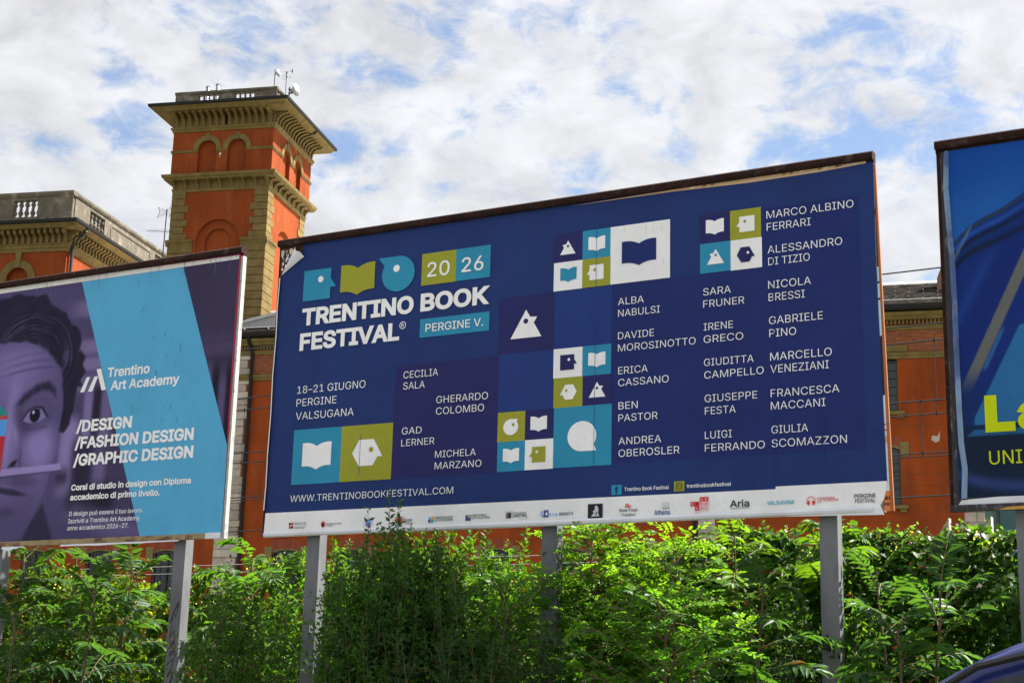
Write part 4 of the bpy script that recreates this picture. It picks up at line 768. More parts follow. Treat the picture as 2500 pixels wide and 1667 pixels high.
for P, L_, rz in ((T.front, T.w, 0), (T.right, T.d, R(90))):
    n = 15
    for i in range(n): put('bracket', bm, corn, P, .02 + (L_ - .04) * i / (n - 1), U + .02, zc(29.35), rz)
b = MB(); pbox(b, T.front, 2.55, 2.78, U + .018, U + .03, zc(29.36), zc(29.95)); b.build('slot_opening', mat('dark_opening', (.01, .01, .01), .9), corn)
b = MB(); T.sweep(b, [(.9, zc(30.21)), (1.17, zc(30.20)), (1.23, zc(30.23)), (1.24, zc(30.36)), (1.1, zc(30.37)), (.2, zc(30.45))]); b.build('gutter', GUTTER, TW)
b = MB(); b.tube([T.right(3.35, 1.16, zc(30.2)), T.right(3.3, 1.06, zc(30.02)), T.right(3.0, .62, zc(29.93)), T.right(2.92, .46, zc(29.85)), T.right(2.9, .24, zc(29.6)), T.right(2.9, .24, zc(29.35))], .05, 8); b.build('drain_pipe', GUTTER, TW)
b = MB(); T.sweep(b, [(0, zc(25.88)), (.05, zc(25.88)), (.07, zc(25.97)), (.11, zc(26.03)), (.02, zc(26.04)), (.02, zc(26.44)), (.40, zc(26.45)), (.42, zc(26.52)), (.50, zc(26.58)), (.53, zc(26.72)), (.1, zc(26.76))], None, False); corn2 = b.build('lower_cornice', TRIM, TW)
bm = bracket_mesh('bracket', [(0, 0), (.06, 0), (.07, .12), (.13, .24), (.24, .33), (.36, .37), (.36, .41), (0, .41)], .13, TRIM)
for P, L_, rz in ((T.front, T.w, 0), (T.right, T.d, R(90))):
    for i in range(9): put('bracket', bm, corn2, P, .03 + (L_ - .06) * i / 8, .02, zc(26.035), rz)
sp_ = [[(T.w / 2 - 1.0 - .55, T.w / 2 - 1.0 + .55), (T.w / 2 + 1.0 - .55, T.w / 2 + 1.0 + .55)]] * 4
balustrade(T, TW, .17, zc(30.36), zc(31.31), sp_, .28, .15, TRIMD, .80, 5, 'parapet', .12, .04)
b = MB(); b.box(-5.1, -.05, .05, 5.2, zc(30.3), zc(30.46)); b.build('roof_deck', FLASH, TW)
# things standing on the tower
_TM = Matrix.Translation((-12.5441, 74.8562, 0)) @ Matrix.Rotation(TYAW, 4, 'Z')
def tw(x, y, z): return tuple(_TM @ Vector((x, y, zc(z))))
for x, lab in ((-4.85, 'shiny steel flue behind the tower parapet, the shorter of the two'), (-4.29, 'shiny steel flue behind the tower parapet, the taller of the two')):
    t = thing('steel_flue', lab, 'flue', tw(x, 2.5, 30.45), TYAW, 'steel flues on the tower roof'); h = 2.32 if x < -4.5 else 2.42
    b = MB(); b.lathe([(.105, 0), (.105, h)], 14); b.build('pipe', STEEL, t, True)
    b = MB(); b.lathe([(.125, h - .06), (.125, h), (.09, h + .01)], 14); b.lathe([(.12, h * .55), (.12, h * .55 + .05)], 14); b.build('collar', STEEL, t)
def dish(t, z, r, yaw, off):
    b = MB(); prof = [(r, .0), (r * .98, -.03), (r * .75, -r * .28), (r * .4, -r * .42), (.04, -r * .48)]
    c, s_ = math.cos(yaw), math.sin(yaw)
    b.lathe(prof + [(.03, -r * .44), (r * .4, -r * .38), (r * .74, -r * .24), (r * .96, .0)], 18, (0, 0, 0), None, 'z', lambda x, y, q: (off[0] + c * q - s_ * x, off[1] + s_ * q + c * x, z + y)); b.build('reflector', DISH, t, True)
    b = MB(); b.lathe([(r * .62, -r * .30), (r * .4, -r * .5), (r * .3, -r * .95), (.05, -r * 1.0)], 14, (0, 0, 0), None, 'z', lambda x, y, q: (off[0] + c * q - s_ * x, off[1] + s_ * q + c * x, z + y)); b.build('rear_housing', mat('grey_housing', (.2, .24, .26), .5, .1), t, True)
t = thing('dish_antenna', 'small white dish antenna on a thin mast rising from the tower parapet', 'antenna', tw(-.04, 0, 31.3), TYAW)
b = MB(); b.tube([(0, 0, 0), (.0, 0, 1.06)], .02, 6); b.build('mast', PIPE, t); dish(t, .83, .19, R(-8), (.19, 0))
t = thing('dish_antenna', 'large round white dish antenna at the corner of the tower eaves', 'antenna', tw(.49, .8, 30.4), TYAW)
b = MB(); b.tube([(0, 0, 0), (0, 0, 1.28)], .03, 6); b.box(-.06, .2, -.03, .03, .9, .95); b.box(-.06, .2, -.03, .03, 1.12, 1.17); b.build('mast', PIPE, t); dish(t, 1.08, .33, R(-14), (.38, -.04))
t = thing('weather_mast', 'thin weather mast with wind vane and cup sensor at the tower corner', 'weather mast', tw(.4, .5, 30.4), TYAW)
b = MB(); b.tube([(0, 0, 0), (0, 0, 1.72)], .016, 6); b.build('mast', PIPE, t)
b = MB(); b.tube([(0, 0, 1.6), (-.1, 0, 1.58), (-.25, 0, 1.64), (-.2, 0, 1.75), (-.02, 0, 1.86)], .008, 5); b.tube([(0, 0, 1.68), (.2, 0, 1.69)], .006, 5); b.build('arm', PIPE, t)
b = MB(); b.lathe([(.03, 1.66), (.035, 1.80)], 8, (0, 0, 0)); b.lathe([(.02, 1.86), (.038, 1.90), (.03, 2.02)], 8); b.lathe([(.0, 1.66), (.03, 1.69), (.0, 1.72)], 8, (.22, 0, 0)); b.build('sensor', GUTTER, t)
b = MB(); b.tube([(-.28, 0, 2.0), (.26, 0, 2.0)], .005, 5); b.lathe([(.02, -.012), (.055, -.01), (.055, .01), (.02, .012)], 10, (0, 0, 0), None, 'z', lambda x, y, q: (.30 + x * .6, q, 2.02 + y * 1.9)); b.build('vane', PIPE, t)
b = MB(); b.poly([(-2.72, -U - .004, zc(27.78)), (-2.66, -U - .004, zc(27.74)), (-2.62, -U - .004, zc(27.82)), (-2.68, -U - .004, zc(27.93))]); b.poly([(-2.70, -U - .004, zc(27.66)), (-2.66, -U - .004, zc(27.62)), (-2.65, -U - .004, zc(27.72))]); b.build('bare_plaster_patch', PAPER, TW)

# --- projecting block with roof balustrade at the left
PV = thing('balustraded_block', 'orange block with stone roof balustrade and keystone arch left of the tower', 'building', tuple(Vector((*((_TM @ Vector((-6.88, -7.0, 0))).xy * 1.15), CAMH * (1 - 1.15)))), TYAW); PV.scale = (1.15, 1.15, 1.15)
B2 = Block(9.5, 12.0)
b = MB(); cA = 9.5 - 2.42; zs = zc(19.45); r = .56
P = B2.front; e = [(cA - r, zc(3))] + arch_pts(cA, zs, r, 16, 180, 0) + [(cA + r, zc(3))]
b.poly([P(u, 0, z) for u, z in [(0, 0), (cA - r, 0), (cA - r, zc(17.6))] + arch_pts(cA, zs, r, 16, 180, 0) + [(cA + r, zc(17.6)), (cA + r, 0), (9.5, 0), (9.5, zc(21.2)), (0, zc(21.2))]])
b.poly([P(cA - r, -.25, zc(17.6))] + [P(u, -.25, z) for u, z in arch_pts(cA, zs, r, 16, 180, 0)] + [P(cA + r, -.25, zc(17.6))])
e = arch_pts(cA, zs, r, 16, 180, 0); e = [(cA - r, zc(17.6))] + e + [(cA + r, zc(17.6))]
for a, c_ in zip(e, e[1:]): b.poly([P(a[0], 0, a[1]), P(c_[0], 0, c_[1]), P(c_[0], -.25, c_[1]), P(a[0], -.25, a[1])])
b.box(-9.5, 0, .26, .3, 0, zc(21)); P = B2.right; b.poly([P(0, 0, 0), P(12, 0, 0), P(12, 0, zc(21.2)), P(0, 0, zc(21.2))]); P = B2.left; b.poly([P(0, 0, 0), P(12, 0, 0), P(12, 0, zc(21.2)), P(0, 0, zc(21.2))]); P = B2.back; b.poly([P(0, 0, 0), P(9.5, 0, 0), P(9.5, 0, zc(21.2)), P(0, 0, zc(21.2))])
b.build('wall', ORANGE_T, PV)
b = MB(); arch_ring(b, B2.front, cA, zs, r + .004, .92, -.10, .05, None, 20)
b.prism([(-.10, zs + r - .02), (.10, zs + r - .02), (.17, zc(20.78)), (-.17, zc(20.78))], 0, .10, lambda t, p, q: B2.front(cA + p, t, q)); pbox(b, B2.front, cA - 1.05, cA - r, -.1, .06, zs - .2, zs); pbox(b, B2.front, cA + r, cA + 1.05, -.1, .06, zs - .2, zs); b.build('keystone_arch', TRIM, PV)
b = MB(); B2.sweep(b, [(0, zc(20.72)), (.05, zc(20.72)), (.06, zc(20.88)), (.10, zc(20.9)), (.11, zc(21.02)), (.16, zc(21.06)), (.16, zc(21.1)), (.03, zc(21.12)), (.03, zc(21.72)), (.56, zc(21.73)), (.60, zc(21.8)), (.7, zc(21.9)), (.0, zc(21.92))], None, False); corn = b.build('eaves_cornice', TRIM, PV)
bm = bracket_mesh('bracket', [(0, 0), (.10, .0), (.14, .08), (.12, .18), (.14, .30), (.26, .38), (.38, .40), (.42, .48), (.42, .60), (0, .60)], .15, TRIM)
for P, L_, rz in ((B2.front, 9.5, 0), (B2.right, 9.0, R(90))):
    n = int(L_ / .31)
    for i in range(n + 1):
        if P == B2.front and i < n - 22: continue
        put('bracket', bm, corn, P, .06 + (L_ - .12) * i / n, .03, zc(21.12), rz)
b = MB(); B2.sweep(b, [(.5, zc(21.905)), (.70, zc(21.90)), (.77, zc(21.95)), (.78, zc(22.08)), (.66, zc(22.1)), (.05, zc(22.16))]); b.build('gutter', GUTTER, PV)
sp_ = [[(9.5 - 2.95, 9.5 - 1.70), (9.5 - 7.6, 9.5 - 6.3)], [(1.74, 3.23), (8.9, 10.4)], [], []]
par = balustrade(B2, PV, .06, zc(22.12), zc(23.66), sp_, .3, .22, TRIMD, 1.55, 5)
b = MB(); pbox(b, B2.right, 3.85, 8.3, .06, .085, zc(22.35), zc(22.37)); 
for a in ((3.85, 8.3, zc(22.34), zc(22.40)), (3.85, 8.3, zc(23.16), zc(23.22)), (3.85, 3.93, zc(22.4), zc(23.16)), (8.22, 8.3, zc(22.4), zc(23.16))): pbox(b, B2.right, a[0], a[1], .06, .09, a[2], a[3])
b.build('panel_moulding', TRIMD, par)
b = MB(); b.tube([B2.right(.42, .70, zc(21.95)), B2.right(.4, .66, zc(21.75)), B2.right(.28, .32, zc(21.3)), B2.right(.24, .16, zc(21.1)), B2.right(.24, .14, zc(20.6)), B2.right(.24, .12, zc(8))], .075, 10); b.build('downpipe', PIPE, PV)
b = MB(); b.box(-9.4, -.1, .1, 11.9, zc(22.1), zc(22.2)); b.build('roof_deck', FLASH, PV)
# television aerial beside the tower
t = thing('tv_aerial', 'thin television aerial on a pole in front of the tower left edge', 'aerial', tw(-4.42, -2.2, 19.2), TYAW)
b = MB(); b.tube([(0, 0, -.6), (.05, 0, 5.05)], .026, 6); b.build('pole', PIPE, t)
b = MB(); b.tube([(-.85, -.1, 3.94), (.75, .1, 3.84)], .012, 5); 
for i in range(8): x = -.8 + i * .21; b.tube([(x, -.22 - .1, 3.93 - .006 * i), (x, .22, 3.93 - .006 * i)], .007, 4)
b.build('yagi', PIPE, t)
b = MB()
for sx in (-.32, .32):
    for i in range(7): z = 4.62 + i * .09; b.tube([(sx - .04 * abs(i - 3), -.03, z), (.05, .02, 4.88 + (i - 3) * .03)], .006, 4)
    b.tube([(sx - .1, -.03, 4.62), (sx + .02, -.03, 4.9), (sx - .1, -.03, 5.18)], .012, 5)
b.build('panel_reflector', PIPE, t)

# --- long main building
FYAW = R(-15.5)
MBD = thing('station_building', 'long orange rendered building with limestone quoins and dark tiled roof behind the billboards', 'building', (1.94744632, 66.43032708, 0), FYAW)
def F(u, o, z): return (u, -o, z)
X0, X1 = -30.0, 17.67; cols = [-28.2, -24.85, -21.45, -18.05, -12.2, -8.95, -5.7, -2.45, .8, 4.05, 10.4, 13.8]
rows = [(.55, 2.95), (4.75, 7.22), (8.9, 11.35), (12.76, 15.12)]; hw = .68
wl = MB(); xs = [X0] + [q for c in cols for q in (c - hw, c + hw)] + [X1]; zs_ = [0] + [zc(q) for r_ in rows for q in r_] + [zc(17.1)]
for i in range(len(xs) - 1):
    for j in range(len(zs_) - 1):
        if i % 2 == 1 and j % 2 == 1:
            a, b_, c_, d_ = xs[i], xs[i + 1], zs_[j], zs_[j + 1]
            wl.poly([F(a, 0, c_), F(a, 0, d_), F(a, -.22, d_), F(a, -.22, c_)]); wl.poly([F(b_, 0, c_), F(b_, -.22, c_), F(b_, -.22, d_), F(b_, 0, d_)]); wl.poly([F(a, 0, d_), F(b_, 0, d_), F(b_, -.22, d_), F(a, -.22, d_)]); wl.poly([F(a, 0, c_), F(a, -.22, c_), F(b_, -.22, c_), F(b_, 0, c_)])
            continue
        wl.poly([F(xs[i], 0, zs_[j]), F(xs[i + 1], 0, zs_[j]), F(xs[i + 1], 0, zs_[j + 1]), F(xs[i], 0, zs_[j + 1])])
wl.poly([(X1, 0, 0), (X1, 12, 0), (X1, 12, zc(17.1)), (X1, 6, zc(19.6)), (X1, 0, zc(17.1))]); wl.poly([(X0, 12, 0), (X0, 0, 0), (X0, 0, zc(17.1)), (X0, 6, zc(19.6)), (X0, 12, zc(17.1))]); wl.poly([(X1, 12, 0), (X0, 12, 0), (X0, 12, zc(17.1)), (X1, 12, zc(17.1))])
wl.build('wall', ORANGE, MBD)
# scored joints in the render and patches where it has come off
b = MB()
for z in (8.2, 9.7, 10.15, 12.15, 4.3): b.box(-14.4, 6.1, -.004, -.0005, zc(z), zc(z) + .018); b.box(7.2, X1 - .7, -.004, -.0005, zc(z), zc(z) + .018)
b.build('scored_joints', mat('scored_joint', (.14, .05, .02), .9), MBD)
b = MB()
b.poly([F(15.72, .004, zc(11.55)), F(15.9, .004, zc(11.42)), F(16.05, .004, zc(11.5)), F(16.08, .004, zc(11.9)), F(15.98, .004, zc(11.68)), F(15.78, .004, zc(11.72))]); b.build('bare_plaster_patch', mat('bare_plaster', (.45, .38, .35), .9, .15), MBD)
rnd = random.Random(8)
st = MB()
def quoin(xa, w, dirn, z0, z1):
    z = z0
    while z < z1:
        h = .24 + rnd.random() * .22; h = min(h, z1 - z); ww = w + rnd.choice([0, .16, .24, .05]); c = rnd.uniform(.75, 1.15); col = (.42 * c, .36 * c * rnd.uniform(.96, 1.03), .325 * c)
        if rnd.random() < .55:
            m_ = ww * rnd.uniform(.35, .65); parts_ = ((0, m_ - .012), (m_ + .012, ww))
        else: parts_ = ((0, ww),)
        for a, b_ in parts_:
            q0, q1 = (xa + a, xa + b_) if dirn > 0 else (xa - b_, xa - a); o = .03 + rnd.random() * .035; j = lambda: rnd.uniform(-.012, .012)
            zb = z + h - .022
            st.add([F(q0 + j(), 0, z + j()), F(q1 + j(), 0, z + j()), F(q1 + j(), 0, zb + j()), F(q0 + j(), 0, zb + j()), F(q0 + .02, o, z + .015), F(q1 - .02, o, z + .015 + j()), F(q1 - .02, o, zb - .015), F(q0 + .02, o, zb - .015 + j())],
                   [(4, 5, 6, 7), (0, 1, 5, 4), (1, 2, 6, 5), (2, 3, 7, 6), (3, 0, 4, 7)], col)
        z += h
for xq, wq, dq in ((-15.75, 1.1, 1), (6.22, .72, 1), (X1, .62, -1)): st = MB(); quoin(xq, wq, dq, 0, zc(15.0)); quoin(xq, wq, dq, zc(15.25), zc(16.15)); st.build('quoins', STONE, MBD)
mo = MB()    # mortar behind the stones
for a, b_ in ((-15.75, -14.72), (6.22, 6.9), (X1 - .6, X1)): mo.box(a, b_, -.012, -.001, 0, zc(16.15))
mo.build('mortar', mat('pale_mortar', (.30, .25, .22), .95, .2, 4), MBD)
b = MB()
def band(prof, a=X0, c=X1): b.prism(prof, a, c, lambda t, p, q: F(t, p, zc(q)))
band([(0, 14.95), (.05, 14.95), (.06, 15.05), (.10, 15.1), (.12, 15.2), (.0, 15.24)]); band([(0, 16.16), (.05, 16.16), (.05, 16.36), (0, 16.36)]); band([(0, 16.58), (.22, 16.58), (.26, 16.66), (.36, 16.74), (.38, 16.86), (0, 16.9)])
for c in cols:
    for a0, a1 in ((c - hw - .42, c - hw - .02), (c + hw + .02, c + hw + .42)): b.prism([(0, 15.235), (.055, 15.235), (.11, 15.5), (.0, 15.52)], a0, a1, lambda t, p, q: F(t, p, zc(q)))
    b.prism([(0, 15.245), (.05, 15.245), (.09, 15.42), (.12, 15.52), (0, 15.54)], c - hw - .02, c + hw + .02, lambda t, p, q: F(t, p, zc(q)))
b.build('string_courses', TRIM, MBD)
b = MB(); x = X0 + .1
while x < X1: b.box(x, x + .085, -.12, 0, zc(16.40), zc(16.575)); x += .16
b.build('dentils', TRIM, MBD)
b = MB(); z = zc(15.26); k = 0
while z < zc(16.13):
    x = X0 + (.0 if k % 2 else .13)
    while x < X1 - .1:
        if not (-15.8 < x < -14.6 or 6.2 < x < 7.0 or x > X1 - .75):
            c = rnd.uniform(.8, 1.15); pale = rnd.random() < .22; col = (.24 * c, .085 * c, .045 * c) if not pale else (.30 * c, .10 * c, .035 * c)
            b.poly([F(x, .012, z), F(x + .245, .012, z), F(x + .245, .012, z + .062), F(x, .012, z + .062)], col)
        x += .26
    z += .074; k += 1
b.build('brick_frieze', BRICK, MBD)
b = MB(); b.prism([(.30, 16.905), (.50, 16.92), (.56, 17.0), (.56, 17.16), (.50, 17.17), (.48, 17.04), (.2, 17.02)], X0 - .1, X1 + .3, lambda t, p, q: F(t, p, zc(q))); b.prism([(.0, 16.91), (.28, 16.91), (.5, 17.18), (.0, 17.18)], X0, X1 + .25, lambda t, p, q: F(t, p, zc(q))); b.build('gutter', GUTTER, MBD)
b = MB()
for xp in (-14.42, 6.1):
    b.tube([F(xp - .1, .5, zc(17.0)), F(xp - .1, .46, zc(16.85)), F(xp - .06, .24, zc(16.55)), F(xp, .14, zc(16.3)), F(xp, .12, zc(16.0)), F(xp, .12, .2)], .085, 8)
    for z in (5, 8, 11, 14): b.lathe([(.1, zc(z)), (.1, zc(z) + .08)], 8, (xp, -.12, 0))
b.build('downpipe', GUTTER, MBD)
# windows
cx_ = 0
wf = MB()
for a in ((-hw, hw, -.16, -.10, 0, .07), (-hw, -hw + .07, -.16, -.10, 0, 2.45), (hw - .07, hw, -.16, -.10, 0, 2.45), (-.035, .035, -.155, -.095, .07, 2.45), (-hw, hw, -.1605, -.0995, 2.36, 2.45)): wf.box(a[0], a[1], -a[3], -a[2], a[4], a[5])
for i in range(1, 7): wf.box(-hw, hw, .105, .145, i * .345, i * .345 + .025)
for x in (-.34, .34): wf.box(x - .012, x + .012, .108, .142, .07, 2.4)
wfm = wf.mesh('frame', WFRAME); gl = MB(); gl.poly([(-hw, .175, 0), (hw, .175, 0), (hw, .175, 2.5), (-hw, .175, 2.5)]); glm = gl.mesh('pane', GLASS)
si = MB(); si.box(-hw - .28, hw + .28, -.16, .02, -.16, -.02); si.box(-hw - .2, -hw + .06, -.12, 0, -.30, -.16); si.box(hw - .06, hw + .2, -.12, 0, -.30, -.16); sim = si.mesh('sill', TRIM)
br = MB()
for i in range(7): x = -hw + .1 + i * (2 * hw - .2) / 6; br.box(x - .011, x + .011, -.03, -.008, .02, 2.42)
for z in (.35, .85, 1.35, 1.85, 2.3): br.box(-hw, hw, -.035, -.012, z, z + .03)
brm = br.mesh('bars', IRON)
def seg(x): return .16 * (1 - (x / hw) ** 2)      # segmental head
he = MB(); k = 10; hz = 2.42
for i in range(k):
    x0, x1 = -hw + 2 * hw * i / k, -hw + 2 * hw * (i + 1) / k
    he.poly([(x0, -.002, hz - .16 + seg(x0)), (x1, -.002, hz - .16 + seg(x1)), (x1, -.002, hz + .06), (x0, -.002, hz + .06)], (.185, .145, .058)); he.poly([(x0, -.002, hz - .16 + seg(x0)), (x0, .1, hz - .16 + seg(x0)), (x1, .1, hz - .16 + seg(x1)), (x1, -.002, hz - .16 + seg(x1))], (.185, .145, .058))
n = 13
for i in range(n):       # brick voussoirs between two stone springers
    u0, u1 = -1 + 2 * i / n, -1 + 2 * (i + .9) / n; c = rnd.uniform(.85, 1.15); fan = 1.10
    p = [(u0 * hw, hz - .02 + seg(u0 * hw) * .6), (u1 * hw, hz - .02 + seg(u1 * hw) * .6), (u1 * hw * fan, hz + .36 + seg(u1 * hw) * .8), (u0 * hw * fan, hz + .36 + seg(u0 * hw) * .8)]
    he.poly([(x, -.014, z) for x, z in p], (.25 * c, .055 * c, .03 * c))
for sx in (-1, 1): a, b_ = sorted((sx * (hw + .01), sx * (hw + .36))); he.box(a, b_, -.03, 0, hz - .42, hz + .16, (.185, .145, .058))
hem = he.mesh('arched_head', mat('brick_and_stone_head', (1, 1, 1), .9, .12, 5, attr='Col'))
for c in cols:
    for ri, (z0, z1) in enumerate(rows):
        w_ = thing('window', None, None, (c, 0, zc(z0))); w_.parent = MBD
        link('frame', wfm, w_); link('pane', glm, w_); link('sill', sim, w_)
        if ri < 3: link('arched_head', hem, w_)
        if ri < 2: link('bars', brm, w_)
# tiled roof: overlapping courses, snow guards
ro = MB(); n = 20; ys = [-.55 + 6.6 * i / n for i in range(n + 1)]; zr = lambda y: 17.12 + .405 * (y + .55)
for i in range(n):
    x = X0 - .2; y0, y1 = ys[i], ys[i + 1] + .10
    while x < X1 + .3:
        w_ = .30 + rnd.random() * .14; w_ = min(w_, X1 + .3 - x + .001); c = rnd.uniform(.6, 1.35); j = rnd.uniform(0, .018); col = (.026 * c, .021 * c, .018 * c * rnd.uniform(.9, 1.1)); t_ = .035 + j
        ro.add([(x, y0, zc(zr(y0)) + t_), (x + w_ - .012, y0, zc(zr(y0)) + t_), (x + w_ - .012, y1, zc(zr(y1)) + .008), (x, y1, zc(zr(y1)) + .008), (x, y0, zc(zr(y0)) - .01), (x + w_ - .012, y0, zc(zr(y0)) - .01)], [(0, 1, 2, 3), (4, 5, 1, 0)], col); x += w_
roof = ro.build('roof', TILE, MBD)
b = MB(); b.poly([(X0 - .2, -.5, zc(zr(-.5)) - .05), (X1 + .3, -.5, zc(zr(-.5)) - .05), (X1 + .3, 6.1, zc(zr(6.1)) - .05), (X0 - .2, 6.1, zc(zr(6.1)) - .05)]); b.poly([(X0 - .2, 12.6, zc(17.1)), (X0 - .2, 6.05, zc(19.8)), (X1 + .3, 6.05, zc(19.8)), (X1 + .3, 12.6, zc(17.1))]); b.tube([(X0 - .2, 6.05, zc(19.8)), (X1 + .3, 6.05, zc(19.8))], .12, 8); b.build('ridge', TILE, roof)
b = MB()
for i in range(2, n, 2):
    x = X0 + (.6 if (i // 2) % 2 else 0) 
    while x < X1: y = ys[i] - .04; b.box(x, x + .05, y - .10, y + .01, zc(zr(y)) + .03, zc(zr(y)) + .10); x += 1.2
b.build('snow_guards', mat('snow_guard_metal', (.30, .30, .30), .6), roof)
b = MB(); b.tube([(X0, -.5, zc(17.34)), (X1 + .2, -.5, zc(17.34))], .02, 5); b.build('gutter_rail', mat('snow_guard_metal', (.30, .30, .30), .6), roof)
# small roof dormer left of the centre board, and the copper clad chimney at the right
b = MB(); b.add([(-16.2, .35, zc(17.55)), (-13.4, .35, zc(17.6)), (-13.4, .35, zc(18.15)), (-16.2, .35, zc(17.6)), (-16.2, 2.2, zc(18.2)), (-13.4, 2.2, zc(18.2)), (-13.4, 2.2, zc(18.6))], [(0, 1, 2, 3), (3, 2, 6, 4), (1, 5, 6, 2)]); b.build('dormer_cheek', mat('grey_board', (.34, .34, .36), .7, .1), roof)
b = MB(); b.prism([(-.0, 0), (.10, 0), (.10, .14), (0, .14)], 0, 1, lambda t, p, q: (-16.2 + 2.85 * t, .34 - p, zc(17.57 + .60 * t) + q)); b.build('dormer_trim', FLASH, roof)
ch = MB(); ch.box(16.72, 17.6, 3.6, 5.0, zc(18.3), zc(20.9)); ch.prism([(16.22, 18.4), (16.72, 18.4), (16.72, 20.45), (16.62, 20.4), (16.22, 19.35)], 3.6, 5.0, lambda t, p, q: (p, t, zc(q))); ch.box(16.68, 17.7, 3.5, 5.1, zc(20.9), zc(21.05)); ch.build('chimney', mat('copper_cladding', (.20, .11, .07), .6, .2, 3), roof)
# teal annexe beyond the right end
b_ = thing('teal_building', 'teal building with darker blue-green front behind the hedge at the right', 'building', tuple(Matrix.Translation((1.94744632, 66.43032708, 0)) @ Matrix.Rotation(FYAW, 4, 'Z') @ Vector((17.75, 5.5, 0))), FYAW)
b = MB(); b.box(0, 14, 0, 9, 0, zc(12.2)); b.build('wall', TEAL, b_)
b = MB(); b.box(.68, 7.5, -.35, -.002, 0, zc(11.9)); b.build('dark_front', TEALD, b_)  # darker teal slab over part of the front wall
b = MB(); b.box(-.15, 14.2, -.5, 9.3, zc(12.2), zc(12.45)); b.build('roof', GUTTER, b_)
b = MB(); 
for x in (8.5, 10.6, 12.6):
    for z in (3, 6.5, 10): b.box(x - .55, x + .55, -.03, -.001, z, z + 1.7)
b.build('window', GLASS, b_)

# ------------------------------------------------------------------ overhead line behind the boards
def ow(s, z, off=-10.0): return bp(s, off, BZ + z)
def sag(z, a, b_, d): return lambda s: z[0] + (z[1] - z[0]) * (s + 8.2) / 12.1 - 0 * d
def cable(mb, zz, r, d=0.0, s0=-46, s1=40):
    mb.tube([tuple(ow(s0 + (s1 - s0) * i / 60, sag(zz, 0, 0, 0)(s0 + (s1 - s0) * i / 60))) for i in range(61)], r, 5)
def catenary(label, zm, zk, double, xs_):
    t = thing('overhead_line', label, 'overhead line', (0, 0, 0), 0, 'railway wires behind the boards')
    b = MB(); cable(b, zm, .012); b.build('messenger_wire', WIRE, t)
    b = MB(); cable(b, zk, .011)
    if double: cable(b, (zk[0] - .05, zk[1] - .05), .009)
    b.build('contact_wire', WIRE, t)
    b = MB()
    for s in xs_: za, zb_ = sag(zm, 0, 0, 0)(s), sag(zk, 0, 0, 0)(s); b.tube([tuple(ow(s, za)), tuple(ow(s, zb_))], .0055, 4); b.lathe([(.011, -.04), (.014, 0), (.011, .03)], 6, tuple(ow(s, za))); b.lathe([(.011, -.03), (.014, 0), (.011, .04)], 6, tuple(ow(s, zb_)))
    b.build('dropper', WIRE, t)
catenary('double black railway wire with vertical droppers, upper pair crossing the orange facade', (3.72, 3.84), (2.74, 2.76), False, [-33.5, -27.2, -20.9, -14.6, -8.36, -2.1, 4.17, 10.4, 16.7, 23])
catenary('double black railway wire with vertical droppers, lower pair just above the hedge', (2.92, 2.96), (2.11, 2.20), True, [-27.5, -21.2, -14.9, -8.6 - 1.9, -2.35, 3.95, 10.2, 16.5])
for lab, zz in (('single thin black wire crossing the sky above the tiled roof', (4.86, 4.92)), ('single black wire just under the eaves of the orange facade', (3.94, 4.09)), ('single black wire low across the orange facade', (1.5, 1.58))):
    b = MB(); cable(b, zz, .012); tag(b.build('overhead_wire', WIRE), lab, 'wire', 'single railway wires')

# ------------------------------------------------------------------ fence behind the plants
FN = thing('railway_fence', 'wire fence with pale concrete posts overgrown by the hedge', 'fence')
FO = -2.0
for i in range(13):
    s = -10.4 + i * 1.5 * 1.0
    if i == 12: s = 6.47
    b = MB(); p = bp(s, FO); h = BZ + (.19 if s > 6 else (-.75 if s < -4.5 else -1.3))
    Q = lambda x, y, z, p=p: tuple(p + BD * x + BN * y + Vector((0, 0, z)))
    b.add([Q(-.045, -.045, -.2), Q(.045, -.045, -.2), Q(.045, .045, -.2), Q(-.045, .045, -.2), Q(-.045, -.045, h - .14), Q(.045, -.045, h), Q(.045, .045, h), Q(-.045, .045, h - .14)], [(0, 3, 2, 1), (4, 5, 6, 7), (0, 1, 5, 4), (1, 2, 6, 5), (2, 3, 7, 6), (3, 0, 4, 7)])
    b.build('post', CONC, FN)
b = MB()
for z in (.3, .8, 1.3, 1.8, BZ - .62, BZ - .12, BZ - .035): b.tube([tuple(bp(-11, FO + .06, z)), tuple(bp(8, FO + .06, z))], .004, 4)
b.build('wire', FWIRE, FN)
b = MB(); s = -11
while s < 8: b.tube([tuple(bp(s, FO + .06, .05)), tuple(bp(s, FO + .06, BZ - .62))], .0022, 3); s += .10
for k in range(12): z = .15 + k * .17; b.tube([tuple(bp(-11, FO + .058, z)), tuple(bp(8, FO + .058, z))], .0022, 3)
b.build('mesh_panel', FWIRE, FN)

# ------------------------------------------------------------------ plants
def nrm(a): return a / (np.linalg.norm(a, axis=-1, keepdims=True) + 1e-9)
UP = np.array([0, 0, 1.0])
T_LANCE = (np.array([(0, 0, 0), (-.5, .28, .07), (0, .3, -.02), (.5, .28, .07), (-.34, .66, .06), (0, .68, -.05), (.34, .66, .06), (0, 1, -.14)]), [(0, 2, 1), (0, 3, 2), (1, 2, 5, 4), (2, 3, 6, 5), (4, 5, 7), (5, 6, 7)])
T_SMALL = (np.array([(0, 0, 0), (-.5, .45, .10), (0, 1, -.06), (.5, .45, .10), (0, .5, -.02)]), [(0, 4, 1), (0, 3, 4), (1, 4, 2), (4, 3, 2)])
T_OVAL = (np.array([(0, 0, 0), (-.42, .2, .03), (-.5, .6, .04), (-.2, .97, 0), (.2, .97, 0), (.5, .6, .04), (.42, .2, .03)]), [(0, 6, 5, 4, 3, 2, 1)])
